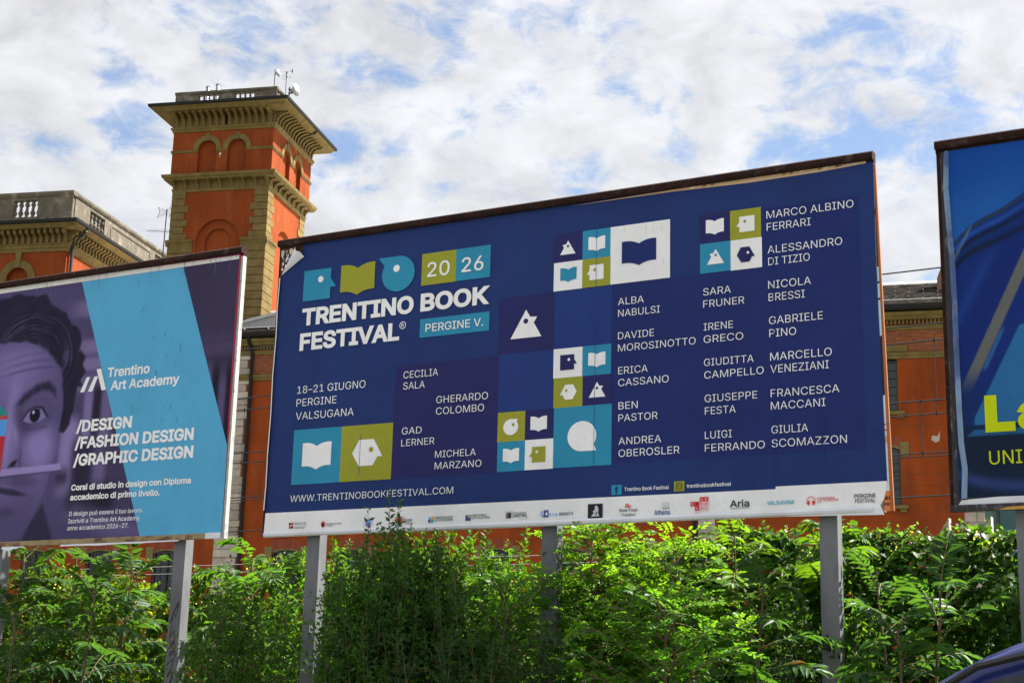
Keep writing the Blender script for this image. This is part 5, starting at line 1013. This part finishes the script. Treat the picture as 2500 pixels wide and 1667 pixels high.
T_HEART = (np.array([(0, .12, 0), (-.25, -.04, .03), (-.5, .16, .05), (-.42, .5, .03), (0, 1, -.10), (.42, .5, .03), (.5, .16, .05), (.25, -.04, .03), (0, .45, -.04)]), [(8, 0, 7, 6), (8, 6, 5), (8, 5, 4), (8, 4, 3), (8, 3, 2), (8, 2, 1, 0)])
class Leaves:
    def __init__(s, seed): s.P = []; s.A = []; s.N = []; s.S = []; s.W = []; s.C = []; s.r = np.random.RandomState(seed)
    def add(s, p, a, n, size, w, col):
        p = np.atleast_2d(p); k = len(p); s.P.append(p); s.A.append(np.broadcast_to(a, (k, 3))); s.N.append(np.broadcast_to(n, (k, 3)))
        s.S.append(np.broadcast_to(size, (k,))); s.W.append(np.broadcast_to(w, (k,))); s.C.append(np.broadcast_to(col, (k, 3)))
    def count(s): return sum(len(p) for p in s.P)
    def build(s, name, tmpl, m, parent):
        P, A, N_ = np.concatenate(s.P), nrm(np.concatenate(s.A)), np.concatenate(s.N); S, Wd, Cc = np.concatenate(s.S), np.concatenate(s.W), np.concatenate(s.C)
        side = nrm(np.cross(A, N_)); N_ = np.cross(side, A); tv, tf = tmpl; k = len(P); nv = len(tv)
        V = P[:, None] + S[:, None, None] * (tv[None, :, 0:1] * Wd[:, None, None] * side[:, None] + tv[None, :, 1:2] * A[:, None] + tv[None, :, 2:3] * N_[:, None])
        li = np.concatenate([np.array(f) for f in tf]); ln = np.array([len(f) for f in tf])
        loops = (np.arange(k)[:, None] * nv + li[None]).ravel().astype(np.int32); tot = np.tile(ln, k).astype(np.int32); st = np.concatenate([[0], np.cumsum(tot)[:-1]]).astype(np.int32)
        me = bpy.data.meshes.new(name); me.vertices.add(k * nv); me.vertices.foreach_set('co', V.astype(np.float32).ravel()); me.loops.add(len(loops)); me.loops.foreach_set('vertex_index', loops)
        me.polygons.add(len(tot)); me.polygons.foreach_set('loop_start', st); me.polygons.foreach_set('loop_total', tot)
        at = me.attributes.new('Col', 'FLOAT_COLOR', 'FACE'); c = np.concatenate([np.repeat(Cc, len(tf), 0), np.ones((k * len(tf), 1))], 1); at.data.foreach_set('color', c.astype(np.float32).ravel())
        me.materials.append(m); me.update(calc_edges=True); return link(name, me, parent)
def tint(r, base, k, var=.25, yellow=.15):
    b = np.array(base)[None] * np.array([[.66, .76, .60]]) * (1 + var * (r.rand(k, 1) * 2 - 1)); y = r.rand(k, 1) * yellow
    c = b * (1 - y) + np.array([b[:, 0] * 1.9, b[:, 1] * 1.25, b[:, 2] * .8]).T * y; dry = r.rand(k) < .006
    return np.where(dry[:, None], np.array([[.045, .028, .012]]), c)
NL = [0]
def plant(name, label, cat, s, off, group=None): return thing(name, label, cat, tuple(bp(s, off)), 0, group)
BDn, BNn = np.array(BD), np.array(BN)

def shrub(name, label, s, off, h, spread, nst, ntw, leaf, wid, base, seed, glossy=True, tl=(.25, .5), depth=.8, lo=.22, spacing=.030, group='shrubs under the billboards', upright=.5, yellow=.15):
    t = plant(name, label, 'shrub', s, off, group); r = np.random.RandomState(seed); lv = Leaves(seed); wood = MB()
    for i in range(nst):
        b0 = BDn * r.uniform(-.25, .25) * spread + BNn * r.uniform(-.2, .2) * depth; a = 2 * math.pi * r.rand(); q = math.sqrt(r.rand())
        tip = BDn * math.cos(a) * q * spread + BNn * math.sin(a) * q * depth + UP * h * (1 - .28 * q * q) * r.uniform(.82, 1.0)
        k = 9; ts = np.linspace(0, 1, k)[:, None]; bend = BDn * r.uniform(-.12, .12) + BNn * r.uniform(-.12, .12)
        pts = b0 + (tip - b0) * np.concatenate([ts * (1.35 - .35 * ts)] * 3, 1) * np.array([[1, 1, 0]]) + UP * tip[2] * ts + bend * np.sin(ts * math.pi)
        wood.tube([tuple(p) for p in pts], .008 + .005 * r.rand(), 5, None, .002)
        nt = int(ntw / nst)
        for j in range(nt + 2):
            u = lo + (1 - lo) * (j + r.rand()) / nt if j < nt else 1.0
            u = min(u, .999); f = u * (k - 1); ii = int(f); p = pts[ii] + (pts[min(ii + 1, k - 1)] - pts[ii]) * (f - ii); d = nrm(pts[min(ii + 1, k - 1)] - pts[max(ii - 0, 0)] + 1e-6)
            a2 = 2 * math.pi * r.rand(); out = nrm(BDn * math.cos(a2) * 1.2 + BNn * math.sin(a2) + UP * upright + d * .45) if j < nt else nrm(d + UP * .4)
            L_ = r.uniform(*tl) * (1.1 - .4 * u if j < nt else 1); m = max(5, int(L_ / spacing)); tt = (np.arange(m) + .5)[:, None] / m
            tw_ = p + out * L_ * tt + UP * (.10 * L_ * tt ** 2) * r.uniform(-1.2, .6); td = nrm(out + UP * .1)
            if j % 3 == 0 or j >= nt: wood.tube([tuple(p), tuple(p + out * L_ * .5), tuple(tw_[-1])], .003, 3, None, .001)
            ph = np.arange(m) * 2.4 + r.rand() * 6; s1 = nrm(np.cross(td, UP + .01)); s2 = np.cross(s1, td)
            rad = np.cos(ph)[:, None] * s1 + np.sin(ph)[:, None] * s2
            ax = nrm(td * .5 + rad * .85 + UP * .1 + r.randn(m, 3) * .35); nn = nrm(UP * .8 + td * -.2 + rad * .2 + r.randn(m, 3) * .55)
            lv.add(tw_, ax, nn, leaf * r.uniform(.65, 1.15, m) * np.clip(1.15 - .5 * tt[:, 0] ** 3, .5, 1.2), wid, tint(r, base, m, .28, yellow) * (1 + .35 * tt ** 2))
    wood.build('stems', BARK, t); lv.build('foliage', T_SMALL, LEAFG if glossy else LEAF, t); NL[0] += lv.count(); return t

def frond(lv, r, p0, az, elv, L_, droop, pairs, leaf, wid, base, wood, oval=False, roll=0.0):
    h = np.array([math.cos(az), math.sin(az), 0]); d0 = h * math.cos(elv) + UP * math.sin(elv); side0 = nrm(np.cross(h, UP))
    def pos(t): return p0 + d0 * L_ * t - UP * droop * L_ * t * t
    ts = np.linspace(.16, .97, pairs); P = np.array([pos(t) for t in ts]); D = nrm(np.array([d0 - 2 * UP * droop * t for t in ts]))
    S_ = nrm(np.cross(D, UP[None])) ; Nn = np.cross(S_, D); S_ = S_ * math.cos(roll) + Nn * math.sin(roll); Nn = np.cross(S_, D)
    prof = np.sin(np.clip((ts - .02) * 2.6, .35, 2.35)) ** .7
    for sg in (-1, 1):
        ax = nrm(S_ * sg * .9 + D * (.30 + .35 * ts[:, None]) - UP * (.16 if not oval else .05) + r.randn(pairs, 3) * (.22 if oval else .14)); nn = nrm(Nn + S_ * sg * .25 + r.randn(pairs, 3) * (.4 if oval else .22))
        lv.add(P + S_ * sg * .006, ax, nn, leaf * prof * r.uniform(.88, 1.1, pairs), wid, tint(r, base, pairs, .14, .10))
    lv.add(P[-1:], D[-1:], Nn[-1:], leaf * .75, wid, tint(r, base, 1, .1, .1))
    if wood is not None: wood.tube([tuple(pos(t)) for t in np.linspace(0, .97, 6)], .006 if not oval else .003, 4, None, .002)

def ailanthus(label, s, off, h, nf, L_, seed, base=(.035, .085, .022), leaf=.135, lo=.5, lean=(0, 0), r0=.022, top_up=True, spread=None, name='tree_of_heaven_sapling'):
    t = plant(name, label, 'sapling', s, off, 'tree of heaven saplings'); r = np.random.RandomState(seed); lv = Leaves(seed); wood = MB(); rach = MB()
    tip = BDn * lean[0] + BNn * lean[1] + UP * h; P = lambda u: tip * np.array([u ** 1.5, u ** 1.5, u]) + BDn * .04 * math.sin(u * 7 + seed)
    wood.tube([tuple(P(u)) for u in np.linspace(0, 1, 10)], r0, 7, None, .008)
    az = r.rand() * 6
    for i in range(nf):
        u = lo + (1 - lo) * ((i + .5) / nf); az += 2.399; e = R(8 + 55 * max(0, (u - lo) / (1 - lo)) ** 1.6 + r.uniform(-8, 12)); k = L_ * r.uniform(.75, 1.12) * (.72 + .4 * math.sin(math.pi * min(1, (i + 2) / nf)))
        frond(lv, r, P(u), az, e, k, r.uniform(.16, .70), int(7 + 5 * k / .8), leaf * 1.22 * min(1.1, k / .7 + .1), .31, base, rach, False, r.uniform(-.35, .35))
    wood.build('trunk', BARK, t); rach.build('leaf_stalks', STEM, t); lv.build('foliage', T_LANCE, LEAFS, t); NL[0] += lv.count(); return t

def robinia(label, s, off, h, spread, nbr, nfr, seed, base=(.055, .125, .018), leaf=.042, depth=.7, lo=.35):
    t = plant('locust_tree_sapling', label, 'sapling', s, off, 'locust saplings'); r = np.random.RandomState(seed); lv = Leaves(seed); wood = MB(); rach = MB()
    tr = [np.array([0, 0, 0]) + BDn * .05 * math.sin(u * 5) * h * .2 + UP * u * h for u in np.linspace(0, 1, 9)]; wood.tube([tuple(p) for p in tr], .022, 7, None, .005)
    for i in range(nbr):
        u = lo + (1 - lo) * ((i + r.rand()) / nbr); u = min(u, .985); f = u * 8; p = tr[int(f)] + (tr[min(int(f) + 1, 8)] - tr[int(f)]) * (f - int(f)); a = i * 2.4 + r.rand()
        reach = (1 - .72 * ((u - lo) / (1 - lo)) ** 1.3) * r.uniform(.55, 1.0)
        d = nrm(BDn * math.cos(a) * spread + BNn * math.sin(a) * depth + UP * (.25 + .5 * u)); Lb = reach * (abs(math.cos(a)) * spread + abs(math.sin(a)) * depth) * .9 + .12
        br_ = [p + d * Lb * q + UP * .10 * Lb * (q - q * q * 1.6) for q in np.linspace(0, 1, 6)]; wood.tube([tuple(q) for q in br_], .008, 5, None, .003)
        m = max(4, int(nfr * Lb / spread / nbr))
        for j in range(m):
            q = .15 + .85 * (j + r.rand()) / m; f2 = min(q * 5, 4.99); pp = br_[int(f2)] + (br_[int(f2) + 1] - br_[int(f2)]) * (f2 - int(f2))
            az = math.atan2(d[1], d[0]) + (1 if j % 2 else -1) * r.uniform(.5, 1.5)
            frond(lv, r, pp, az, R(r.uniform(-5, 45)), r.uniform(.18, .30), r.uniform(.1, .5), 8, leaf * r.uniform(.85, 1.1), .52, np.array(base) * r.uniform(.8, 1.25), rach if j % 2 else None, True, r.uniform(-.5, .5))
        frond(lv, r, br_[-1], math.atan2(d[1], d[0]), R(35), .24, .3, 8, leaf * .85, .5, np.array(base) * 1.35, rach, True)
    for j in range(5): frond(lv, r, tr[-1], j * 1.3, R(55), .22, .3, 7, leaf * .8, .5, np.array(base) * 1.4, rach, True)
    wood.build('trunk', BARK, t); rach.build('leaf_stalks', STEM, t); lv.build('foliage', T_OVAL, LEAF, t); NL[0] += lv.count(); return t

def hedge(name, label, s0, s1, off, thick, top, nleaf, seed, base=(.045, .10, .018), leaf=.075, sprays=30, zlo=.4, amp=.16, tmpl=None, wid=.95, cat='hedge', yellow=.2):
    t = plant(name, label, cat, (s0 + s1) / 2, off, 'climbers smothering the fence'); r = np.random.RandomState(seed); lv = Leaves(seed); wood = MB(); L_ = s1 - s0
    ph = r.rand(6) * 6.28
    def H(s): return top - amp * (.5 + .35 * np.sin(s * 2.1 + ph[0]) + .3 * np.sin(s * 4.7 + ph[1]) + .2 * np.sin(s * 9.3 + ph[2])) - .45 * np.clip(1 - np.minimum(s - s0, s1 - s) / .45, 0, 1) ** 2
    def D(s, z): return thick * (.55 + .2 * np.sin(s * 3.3 + z * 2.2 + ph[3]) + .15 * np.sin(s * 7.1 - z * 4.3 + ph[4]) + .12 * np.sin(z * 8 + s * 2 + ph[5]))
    k = nleaf; s = r.uniform(s0, s1, k); u = r.rand(k); zt = H(s); z = zlo + (zt - zlo) * u ** .75; fr = np.sqrt(np.clip(1 - ((z - zlo) / (zt - zlo)) ** 7, 0, 1)); depth = D(s, z) * fr
    q = np.where(r.rand(k) < .72, 1 - .35 * r.rand(k) ** 1.5, r.uniform(-1, .65, k)); o = depth * q
    mid = (s0 + s1) / 2
    P = BDn[None] * (s - mid)[:, None] + BNn[None] * o[:, None] + UP[None] * z[:, None] + r.randn(k, 3) * .035
    topk = ((z - zlo) / (zt - zlo)) ** 6
    nn = nrm(BNn[None] * (.9 * np.sign(q) * (1 - topk))[:, None] + UP[None] * (.55 + .9 * topk)[:, None] + r.randn(k, 3) * .42); ax = nrm(-UP[None] * .6 + BNn[None] * .5 * np.sign(q)[:, None] + r.randn(k, 3) * .55)
    lv.add(P, ax, nn, leaf * r.uniform(.6, 1.25, k), wid, tint(r, base, k, .3, yellow))
    for i in range(sprays):      # shoots and tendrils reaching above the top
        sx = r.uniform(s0 + .1, s1 - .1); p = BDn * (sx - mid) + BNn * r.uniform(-.3, .8) * thick * .5 + UP * (float(H(np.array(sx))) - .08); d = nrm(BDn * r.uniform(-1.2, 1.2) + BNn * r.uniform(-.5, .6) + UP * r.uniform(.35, 1.3)); L2 = r.uniform(.10, .30); m = int(L2 / .04)
        tt = (np.arange(m) + .4)[:, None] / m; pts = p + d * L2 * tt - UP * .25 * L2 * tt ** 2; wood.tube([tuple(p), tuple(pts[m // 2]), tuple(pts[-1])], .004, 3, None, .0015)
        lv.add(pts, nrm(d + r.randn(m, 3) * .8), nrm(UP + r.randn(m, 3) * .45), leaf * (.9 - .5 * tt[:, 0]) * r.uniform(.7, 1.1, m), wid, tint(r, np.array(base) * 1.35, m, .2, .5))
    for i in range(int(L_ * 4)):     # small pale flower clusters
        sx = r.uniform(s0 + .2, s1 - .2); p = BDn * (sx - mid) + BNn * r.uniform(.2, .75) * thick + UP * (float(H(np.array(sx))) - abs(r.randn()) * .22 + .03); m = 14
        lv.add(p + r.randn(m, 3) * np.array([[.05, .05, .028]]), nrm(r.randn(m, 3)), nrm(r.randn(m, 3) + UP), .020 * r.uniform(.6, 1.2, m), .9, np.array([[.34, .33, .15]]) * r.uniform(.7, 1.1, (m, 1)))
    for i in range(int(L_ * 5)):
        sx = r.uniform(s0, s1); wood.tube([tuple(BDn * (sx - mid + r.uniform(-.3, .3)) + BNn * r.uniform(-.2, .2) + UP * z_) for z_ in (0, .8, 1.6, float(H(np.array(sx))) - .15)], .010, 4, None, .004)
    wood.build('stems', BARK, t); lv.build('foliage', tmpl or T_HEART, LEAF, t); NL[0] += lv.count(); return t

B0 = BZ     # bottom edge of the boards
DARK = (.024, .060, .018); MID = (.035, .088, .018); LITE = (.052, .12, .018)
hedge('climber_hedge', 'yellow-green climber mounded over the fence under the purple face', -4.7, -2.6, -1.55, .55, B0 - .06, 5200, 31, (.06, .115, .012), .08, 26, .5, .2, yellow=.5)
hedge('climber_hedge', 'leafy climber with small pale flower sprays between the two left boards', -2.5, .3, -1.55, .5, B0 + .02, 6000, 32, (.045, .10, .018), .075, 40, .5, .3, yellow=.3)
hedge('climber_hedge', 'shaded climber low on the fence behind the darkest shrub', .2, 3.0, -1.5, .5, B0 - .12, 6000, 37, (.036, .085, .018), .08, 20, .4, .35)
hedge('climber_hedge', 'climber draped on the fence below the middle of the blue billboard', 2.9, 5.3, -1.5, .6, B0 + .10, 7500, 33, (.038, .088, .020), .09, 40, .4, .24)
hedge('climber_hedge', 'thick dark climber hedge with bright top at the right, under the gap between boards', 5.0, 8.6, -1.35, .8, B0 + .06, 21000, 34, (.034, .084, .016), .068, 90, .3, .11, yellow=.3)
hedge('climber_hedge', 'dense climber continuing beyond the right billboard post', 8.5, 11.5, -1.3, .8, B0 - .05, 5000, 35, (.034, .084, .016), .09, 20, .3, .3)
hedge('climber_hedge', 'dark climber at the far left edge beside the first post', -8.0, -4.6, -1.3, .8, B0 - .35, 5200, 36, (.034, .08, .018), .09, 20, .3, .3)
shrub('privet_shrub', 'bright green small-leaved shrub between the left billboard and the blue one', .22, -.75, B0 + .0, .75, 28, 620, .072, .42, LITE, 41, depth=.5, lo=.4)
shrub('privet_shrub', 'low mid-green shrub in front of the gap between the two left boards', .42, .75, B0 - .62, .58, 30, 640, .065, .42, MID, 42, depth=.5, lo=.35)
shrub('privet_shrub', 'dark dense shrub whose sprigs overlap the sponsor band of the blue billboard', 2.0, .75, B0 + .0, .64, 56, 2200, .062, .46, (.040, .100, .028), 43, depth=.55, tl=(.16, .40), spacing=.022, upright=.3, lo=.38)
shrub('privet_shrub', 'tall light green shrub behind the dark one, left of the middle post', 1.75, -.62, B0 + .12, 1.15, 56, 1750, .075, .44, LITE, 44, depth=.55, lo=.4)
shrub('privet_shrub', 'glossy dark shrub to the right of the darkest one, under the blue billboard', 2.3, .40, B0 - .30, .65, 34, 900, .07, .40, (.026, .066, .017), 45, depth=.55, lo=.35)
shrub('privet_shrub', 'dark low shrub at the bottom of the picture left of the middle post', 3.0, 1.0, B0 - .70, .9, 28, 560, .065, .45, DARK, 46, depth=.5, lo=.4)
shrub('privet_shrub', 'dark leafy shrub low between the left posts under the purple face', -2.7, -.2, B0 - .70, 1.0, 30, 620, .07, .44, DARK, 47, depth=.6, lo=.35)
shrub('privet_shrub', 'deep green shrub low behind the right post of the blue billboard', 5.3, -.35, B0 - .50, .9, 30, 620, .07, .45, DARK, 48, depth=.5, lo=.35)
robinia('tall bright locust sapling rising beside the middle post', 3.38, -.42, B0 - .02, .80, 44, 900, 51, (.072, .155, .018), .056)
robinia('broad yellow-green locust sapling right of the middle post', 4.20, -.40, B0 - .22, .95, 46, 950, 52, (.076, .158, .018), .056, lo=.3)
robinia('low locust sapling in the front, left of the middle post', 2.85, .2, B0 - .55, .85, 42, 800, 53, (.062, .15, .02), .048, lo=.3)
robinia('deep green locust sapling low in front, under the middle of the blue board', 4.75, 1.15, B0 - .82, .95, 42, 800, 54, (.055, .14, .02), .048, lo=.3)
ailanthus('tall sapling with long drooping fronds beside the far left post', -4.0, -.85, B0 + .45, 19, .85, 61, leaf=.15, lo=.52)
ailanthus('sapling with a dark trunk reaching behind the purple face', -3.05, -.7, B0 + .5, 20, .85, 62, leaf=.15, lo=.5, r0=.026)
ailanthus('broad sapling with grey-green fronds under the middle of the left billboard', -2.15, -.55, B0 - .22, 24, .9, 63, (.034, .08, .03), .155, lo=.42)
ailanthus('sapling with hanging fronds crossing the post of the left billboard', -1.62, .55, B0 - .42, 18, .62, 64, (.034, .082, .028), .15, lo=.45)
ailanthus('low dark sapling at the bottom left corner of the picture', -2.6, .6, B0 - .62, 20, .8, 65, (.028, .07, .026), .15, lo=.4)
ailanthus('sapling with upright bright fronds between the left and the blue billboard', -.75, -.85, B0 - .14, 17, .85, 66, (.045, .11, .022), .15, lo=.55)
ailanthus('yellow-green topped sapling under the sponsor names, left of the right post', 4.55, -.9, B0 - .02, 16, .75, 67, (.072, .14, .014), .15, lo=.6)
ailanthus('bright sapling top just behind the right post of the blue billboard', 5.35, -1.0, B0 - .04, 16, .7, 68, (.06, .125, .016), .14, lo=.6)
ailanthus('dark sapling with arching fronds in front of the right post', 5.22, .40, B0 - .60, 22, .66, 69, (.032, .08, .026), .155, lo=.42)
ailanthus('sapling with pale shining fronds standing before the hedge at the right', 6.45, -.1, B0 - .58, 19, .75, 70, (.036, .088, .032), .155, lo=.5)
ailanthus('small sapling of dull green leaves low before the hedge near the car', 6.3, .55, B0 - .95, 15, .7, 71, (.032, .08, .028), .15, lo=.45)
ailanthus('small sapling reaching from the right edge of the picture', 7.6, .1, B0 - .55, 14, .75, 72, (.036, .09, .028), .15, lo=.5)
ailanthus('small sapling just right of the right post of the blue billboard', 5.95, -.4, B0 - .42, 14, .6, 73, (.038, .095, .028), .14, lo=.5)
print('leaves', NL[0])

# ------------------------------------------------------------------ parked car
CD = Vector((.90, -.436, 0)).normalized(); CYAW = math.atan2(CD.y, CD.x)
CAR = thing('parked_car', 'dark blue car parked in front of the hedge, only its roof in view', 'car', (0, 0, 0), CYAW)
# local axes: x towards the rear, -y towards the camera side, z up
REF = Vector((1.44, 4.75, 0)); lx, ly = 1.98, -.60
rot = Matrix.Rotation(CYAW, 3, 'Z'); CAR.scale = (1, 1, 1.07); CAR.location = REF - rot @ Vector((lx, ly, 0))
BLUE = mat('car_paint', (.005, .011, .080), .3, .03, 3, spec=.3, coat=.35, metal=.1)
CGL = mat('car_glass', (.006, .007, .010), .06, .05, 1, spec=.7); BLK = mat('black_rubber', (.012, .012, .012), .6, .1, 9); CHR = mat('chrome_strip', (.6, .6, .62), .2, .05, 3, metal=1.0)
LAMPG = mat('lamp_glass', (.6, .62, .66), .1, .05, 3, spec=.6); LAMPR = mat('tail_lamp', (.35, .01, .01), .2, .05, 3)
# stations: x, sill z, belt z, roof edge z, roof centre z, half widths at sill, belt, roof
ST = [(0, .35, .62, .64, .66, .62, .66, .60), (.15, .24, .72, .76, .79, .80, .80, .70), (.7, .22, .88, .93, .97, .86, .86, .74), (1.18, .22, .96, 1.00, 1.03, .87, .87, .76), (1.60, .22, .99, 1.30, 1.33, .88, .87, .66), (1.98, .22, 1.00, 1.535, 1.575, .88, .87, .60), (2.3, .22, 1.01, 1.605, 1.65, .88, .87, .59), (2.8, .22, 1.02, 1.64, 1.69, .88, .87, .59), (3.4, .22, 1.03, 1.62, 1.67, .88, .87, .59), (3.85, .22, 1.04, 1.56, 1.60, .87, .86, .58), (4.15, .24, 1.03, 1.22, 1.25, .85, .84, .66), (4.3, .26, .95, .98, 1.0, .82, .80, .72), (4.36, .36, .7, .72, .74, .7, .7, .62)]
def sect(S):
    x, zs0, zb, zr_, zm, ws, wb, wr = S; h = []
    h = [(ws * .93, zs0), (ws, zs0 + .12), ((ws + wb) / 2 + .02, (zs0 + zb) / 2), (wb, zb - .05), (wb - .015, zb), ((wb + wr) / 2 + .012, (zb + zr_) / 2), (wr + .02, zr_ - .035), (wr, zr_), (wr * .80, zr_ + (zm - zr_) * .55), (wr * .4, zm - .003), (0, zm)]
    return [(x, -w, z) for w, z in h] + [(x, w, z) for w, z in h[-2::-1]]
b = MB(); n = len(sect(ST[0])); vs = [p for S in ST for p in sect(S)]
fs = [(i * n + j, i * n + j + 1, (i + 1) * n + j + 1, (i + 1) * n + j) for i in range(len(ST) - 1) for j in range(n - 1)] + [(i * n + n - 1, i * n, (i + 1) * n, (i + 1) * n + n - 1) for i in range(len(ST) - 1)] + [tuple(range(n - 1, -1, -1)), tuple((len(ST) - 1) * n + j for j in range(n))]
b.add(vs, fs); body = b.build('body', BLUE, CAR, True); md = body.modifiers.new('smooth', 'SUBSURF'); md.levels = 2; md.render_levels = 2
def side_pt(x, f, sg, out=.012):
    for a, c in zip(ST, ST[1:]):
        if a[0] <= x <= c[0]:
            t_ = (x - a[0]) / (c[0] - a[0]); S = [a[k] + (c[k] - a[k]) * t_ for k in range(8)]; z = S[2] + (S[3] - S[2]) * f; w = S[6] + (S[7] - S[6]) * f + .02 + out; return (x, sg * w, z)
for sg in (-1, 1):
    for xa, xb in ((1.62, 2.52), (2.60, 3.36), (3.44, 3.95)):
        b = MB(); m = 8; xs = [xa + (xb - xa) * i / m for i in range(m + 1)]; lo_ = [side_pt(x, .06, sg) for x in xs]; hi_ = [side_pt(x, .84, sg) for x in xs]
        b.add(lo_ + hi_, [(i, i + 1, m + 2 + i, m + 1 + i) for i in range(m)]); b.build('side_window', CGL, CAR, True)
    b = MB(); b.tube([side_pt(x, .93, sg, .012) for x in np.linspace(1.25, 4.0, 24)], .011, 6); b.build('window_seal', BLK, CAR)
    b = MB(); pts = [(x, sg * .582, z) for x, z in ((1.98, 1.495), (2.3, 1.572), (2.8, 1.61), (3.4, 1.592), (3.85, 1.53))]; b.tube(pts, .012, 6); b.build('roof_gutter', BLK, CAR)
    for xw in (.82, 3.55):
        b = MB(); b.lathe([(.2, -.1), (.30, -.1), (.325, -.06), (.325, .06), (.30, .1), (.2, .1)], 24, (xw, sg * .80, .325), None, 'y'); w_ = b.build('wheel', BLK, CAR, True)
        b = MB(); b.lathe([(.03, sg * .07), (.19, sg * .085), (.205, sg * .10), (.19, sg * .095)], 18, (xw, sg * .80, .325), None, 'y'); b.build('rim', STEEL, w_, True)
    b = MB(); b.box(1.55, 1.72, sg * .90, sg * 1.06, 1.0, 1.13); b.build('wing_mirror', BLUE, CAR)
    b = MB(); b.add([(.04, sg * .40, .60), (.05, sg * .70, .62), (.32, sg * .83, .80), (.26, sg * .5, .83)], [(0, 1, 2, 3)]); b.add([(.02, sg * .40, .60), (.03, sg * .71, .62), (.30, sg * .85, .80), (.24, sg * .5, .84)], [(0, 1, 2, 3)]); b.build('headlight', LAMPG, CAR)
    b = MB(); b.box(4.22, 4.34, sg * .60, sg * .83, .78, 1.0); b.build('tail_light', LAMPR, CAR)
    for xh in (2.35, 3.2): b = MB(); b.box(xh, xh + .18, sg * .885, sg * .915, .86, .89); b.build('door_handle', CHR, CAR)
for nm, (x0, z0, w0), (x1, z1, w1) in (('windscreen', (1.26, 1.05, .66), (1.86, 1.46, .50)), ('rear_window', (4.14, 1.27, .60), (3.90, 1.565, .52))):
    b = MB(); e = -.02 if nm == 'windscreen' else .02; m = 6; v = []
    for i in range(m + 1):
        q = i / m; bow = math.sin(q * math.pi) * .012; 
        for u in (-1, -.5, 0, .5, 1): v.append((x0 + (x1 - x0) * q + e, (w0 + (w1 - w0) * q) * u, z0 + (z1 - z0) * q + bow + .012 * (1 - u * u)))
    b.add(v, [(i * 5 + j, i * 5 + j + 1, (i + 1) * 5 + j + 1, (i + 1) * 5 + j) for i in range(m) for j in range(4)]); b.build(nm, CGL, CAR, True)
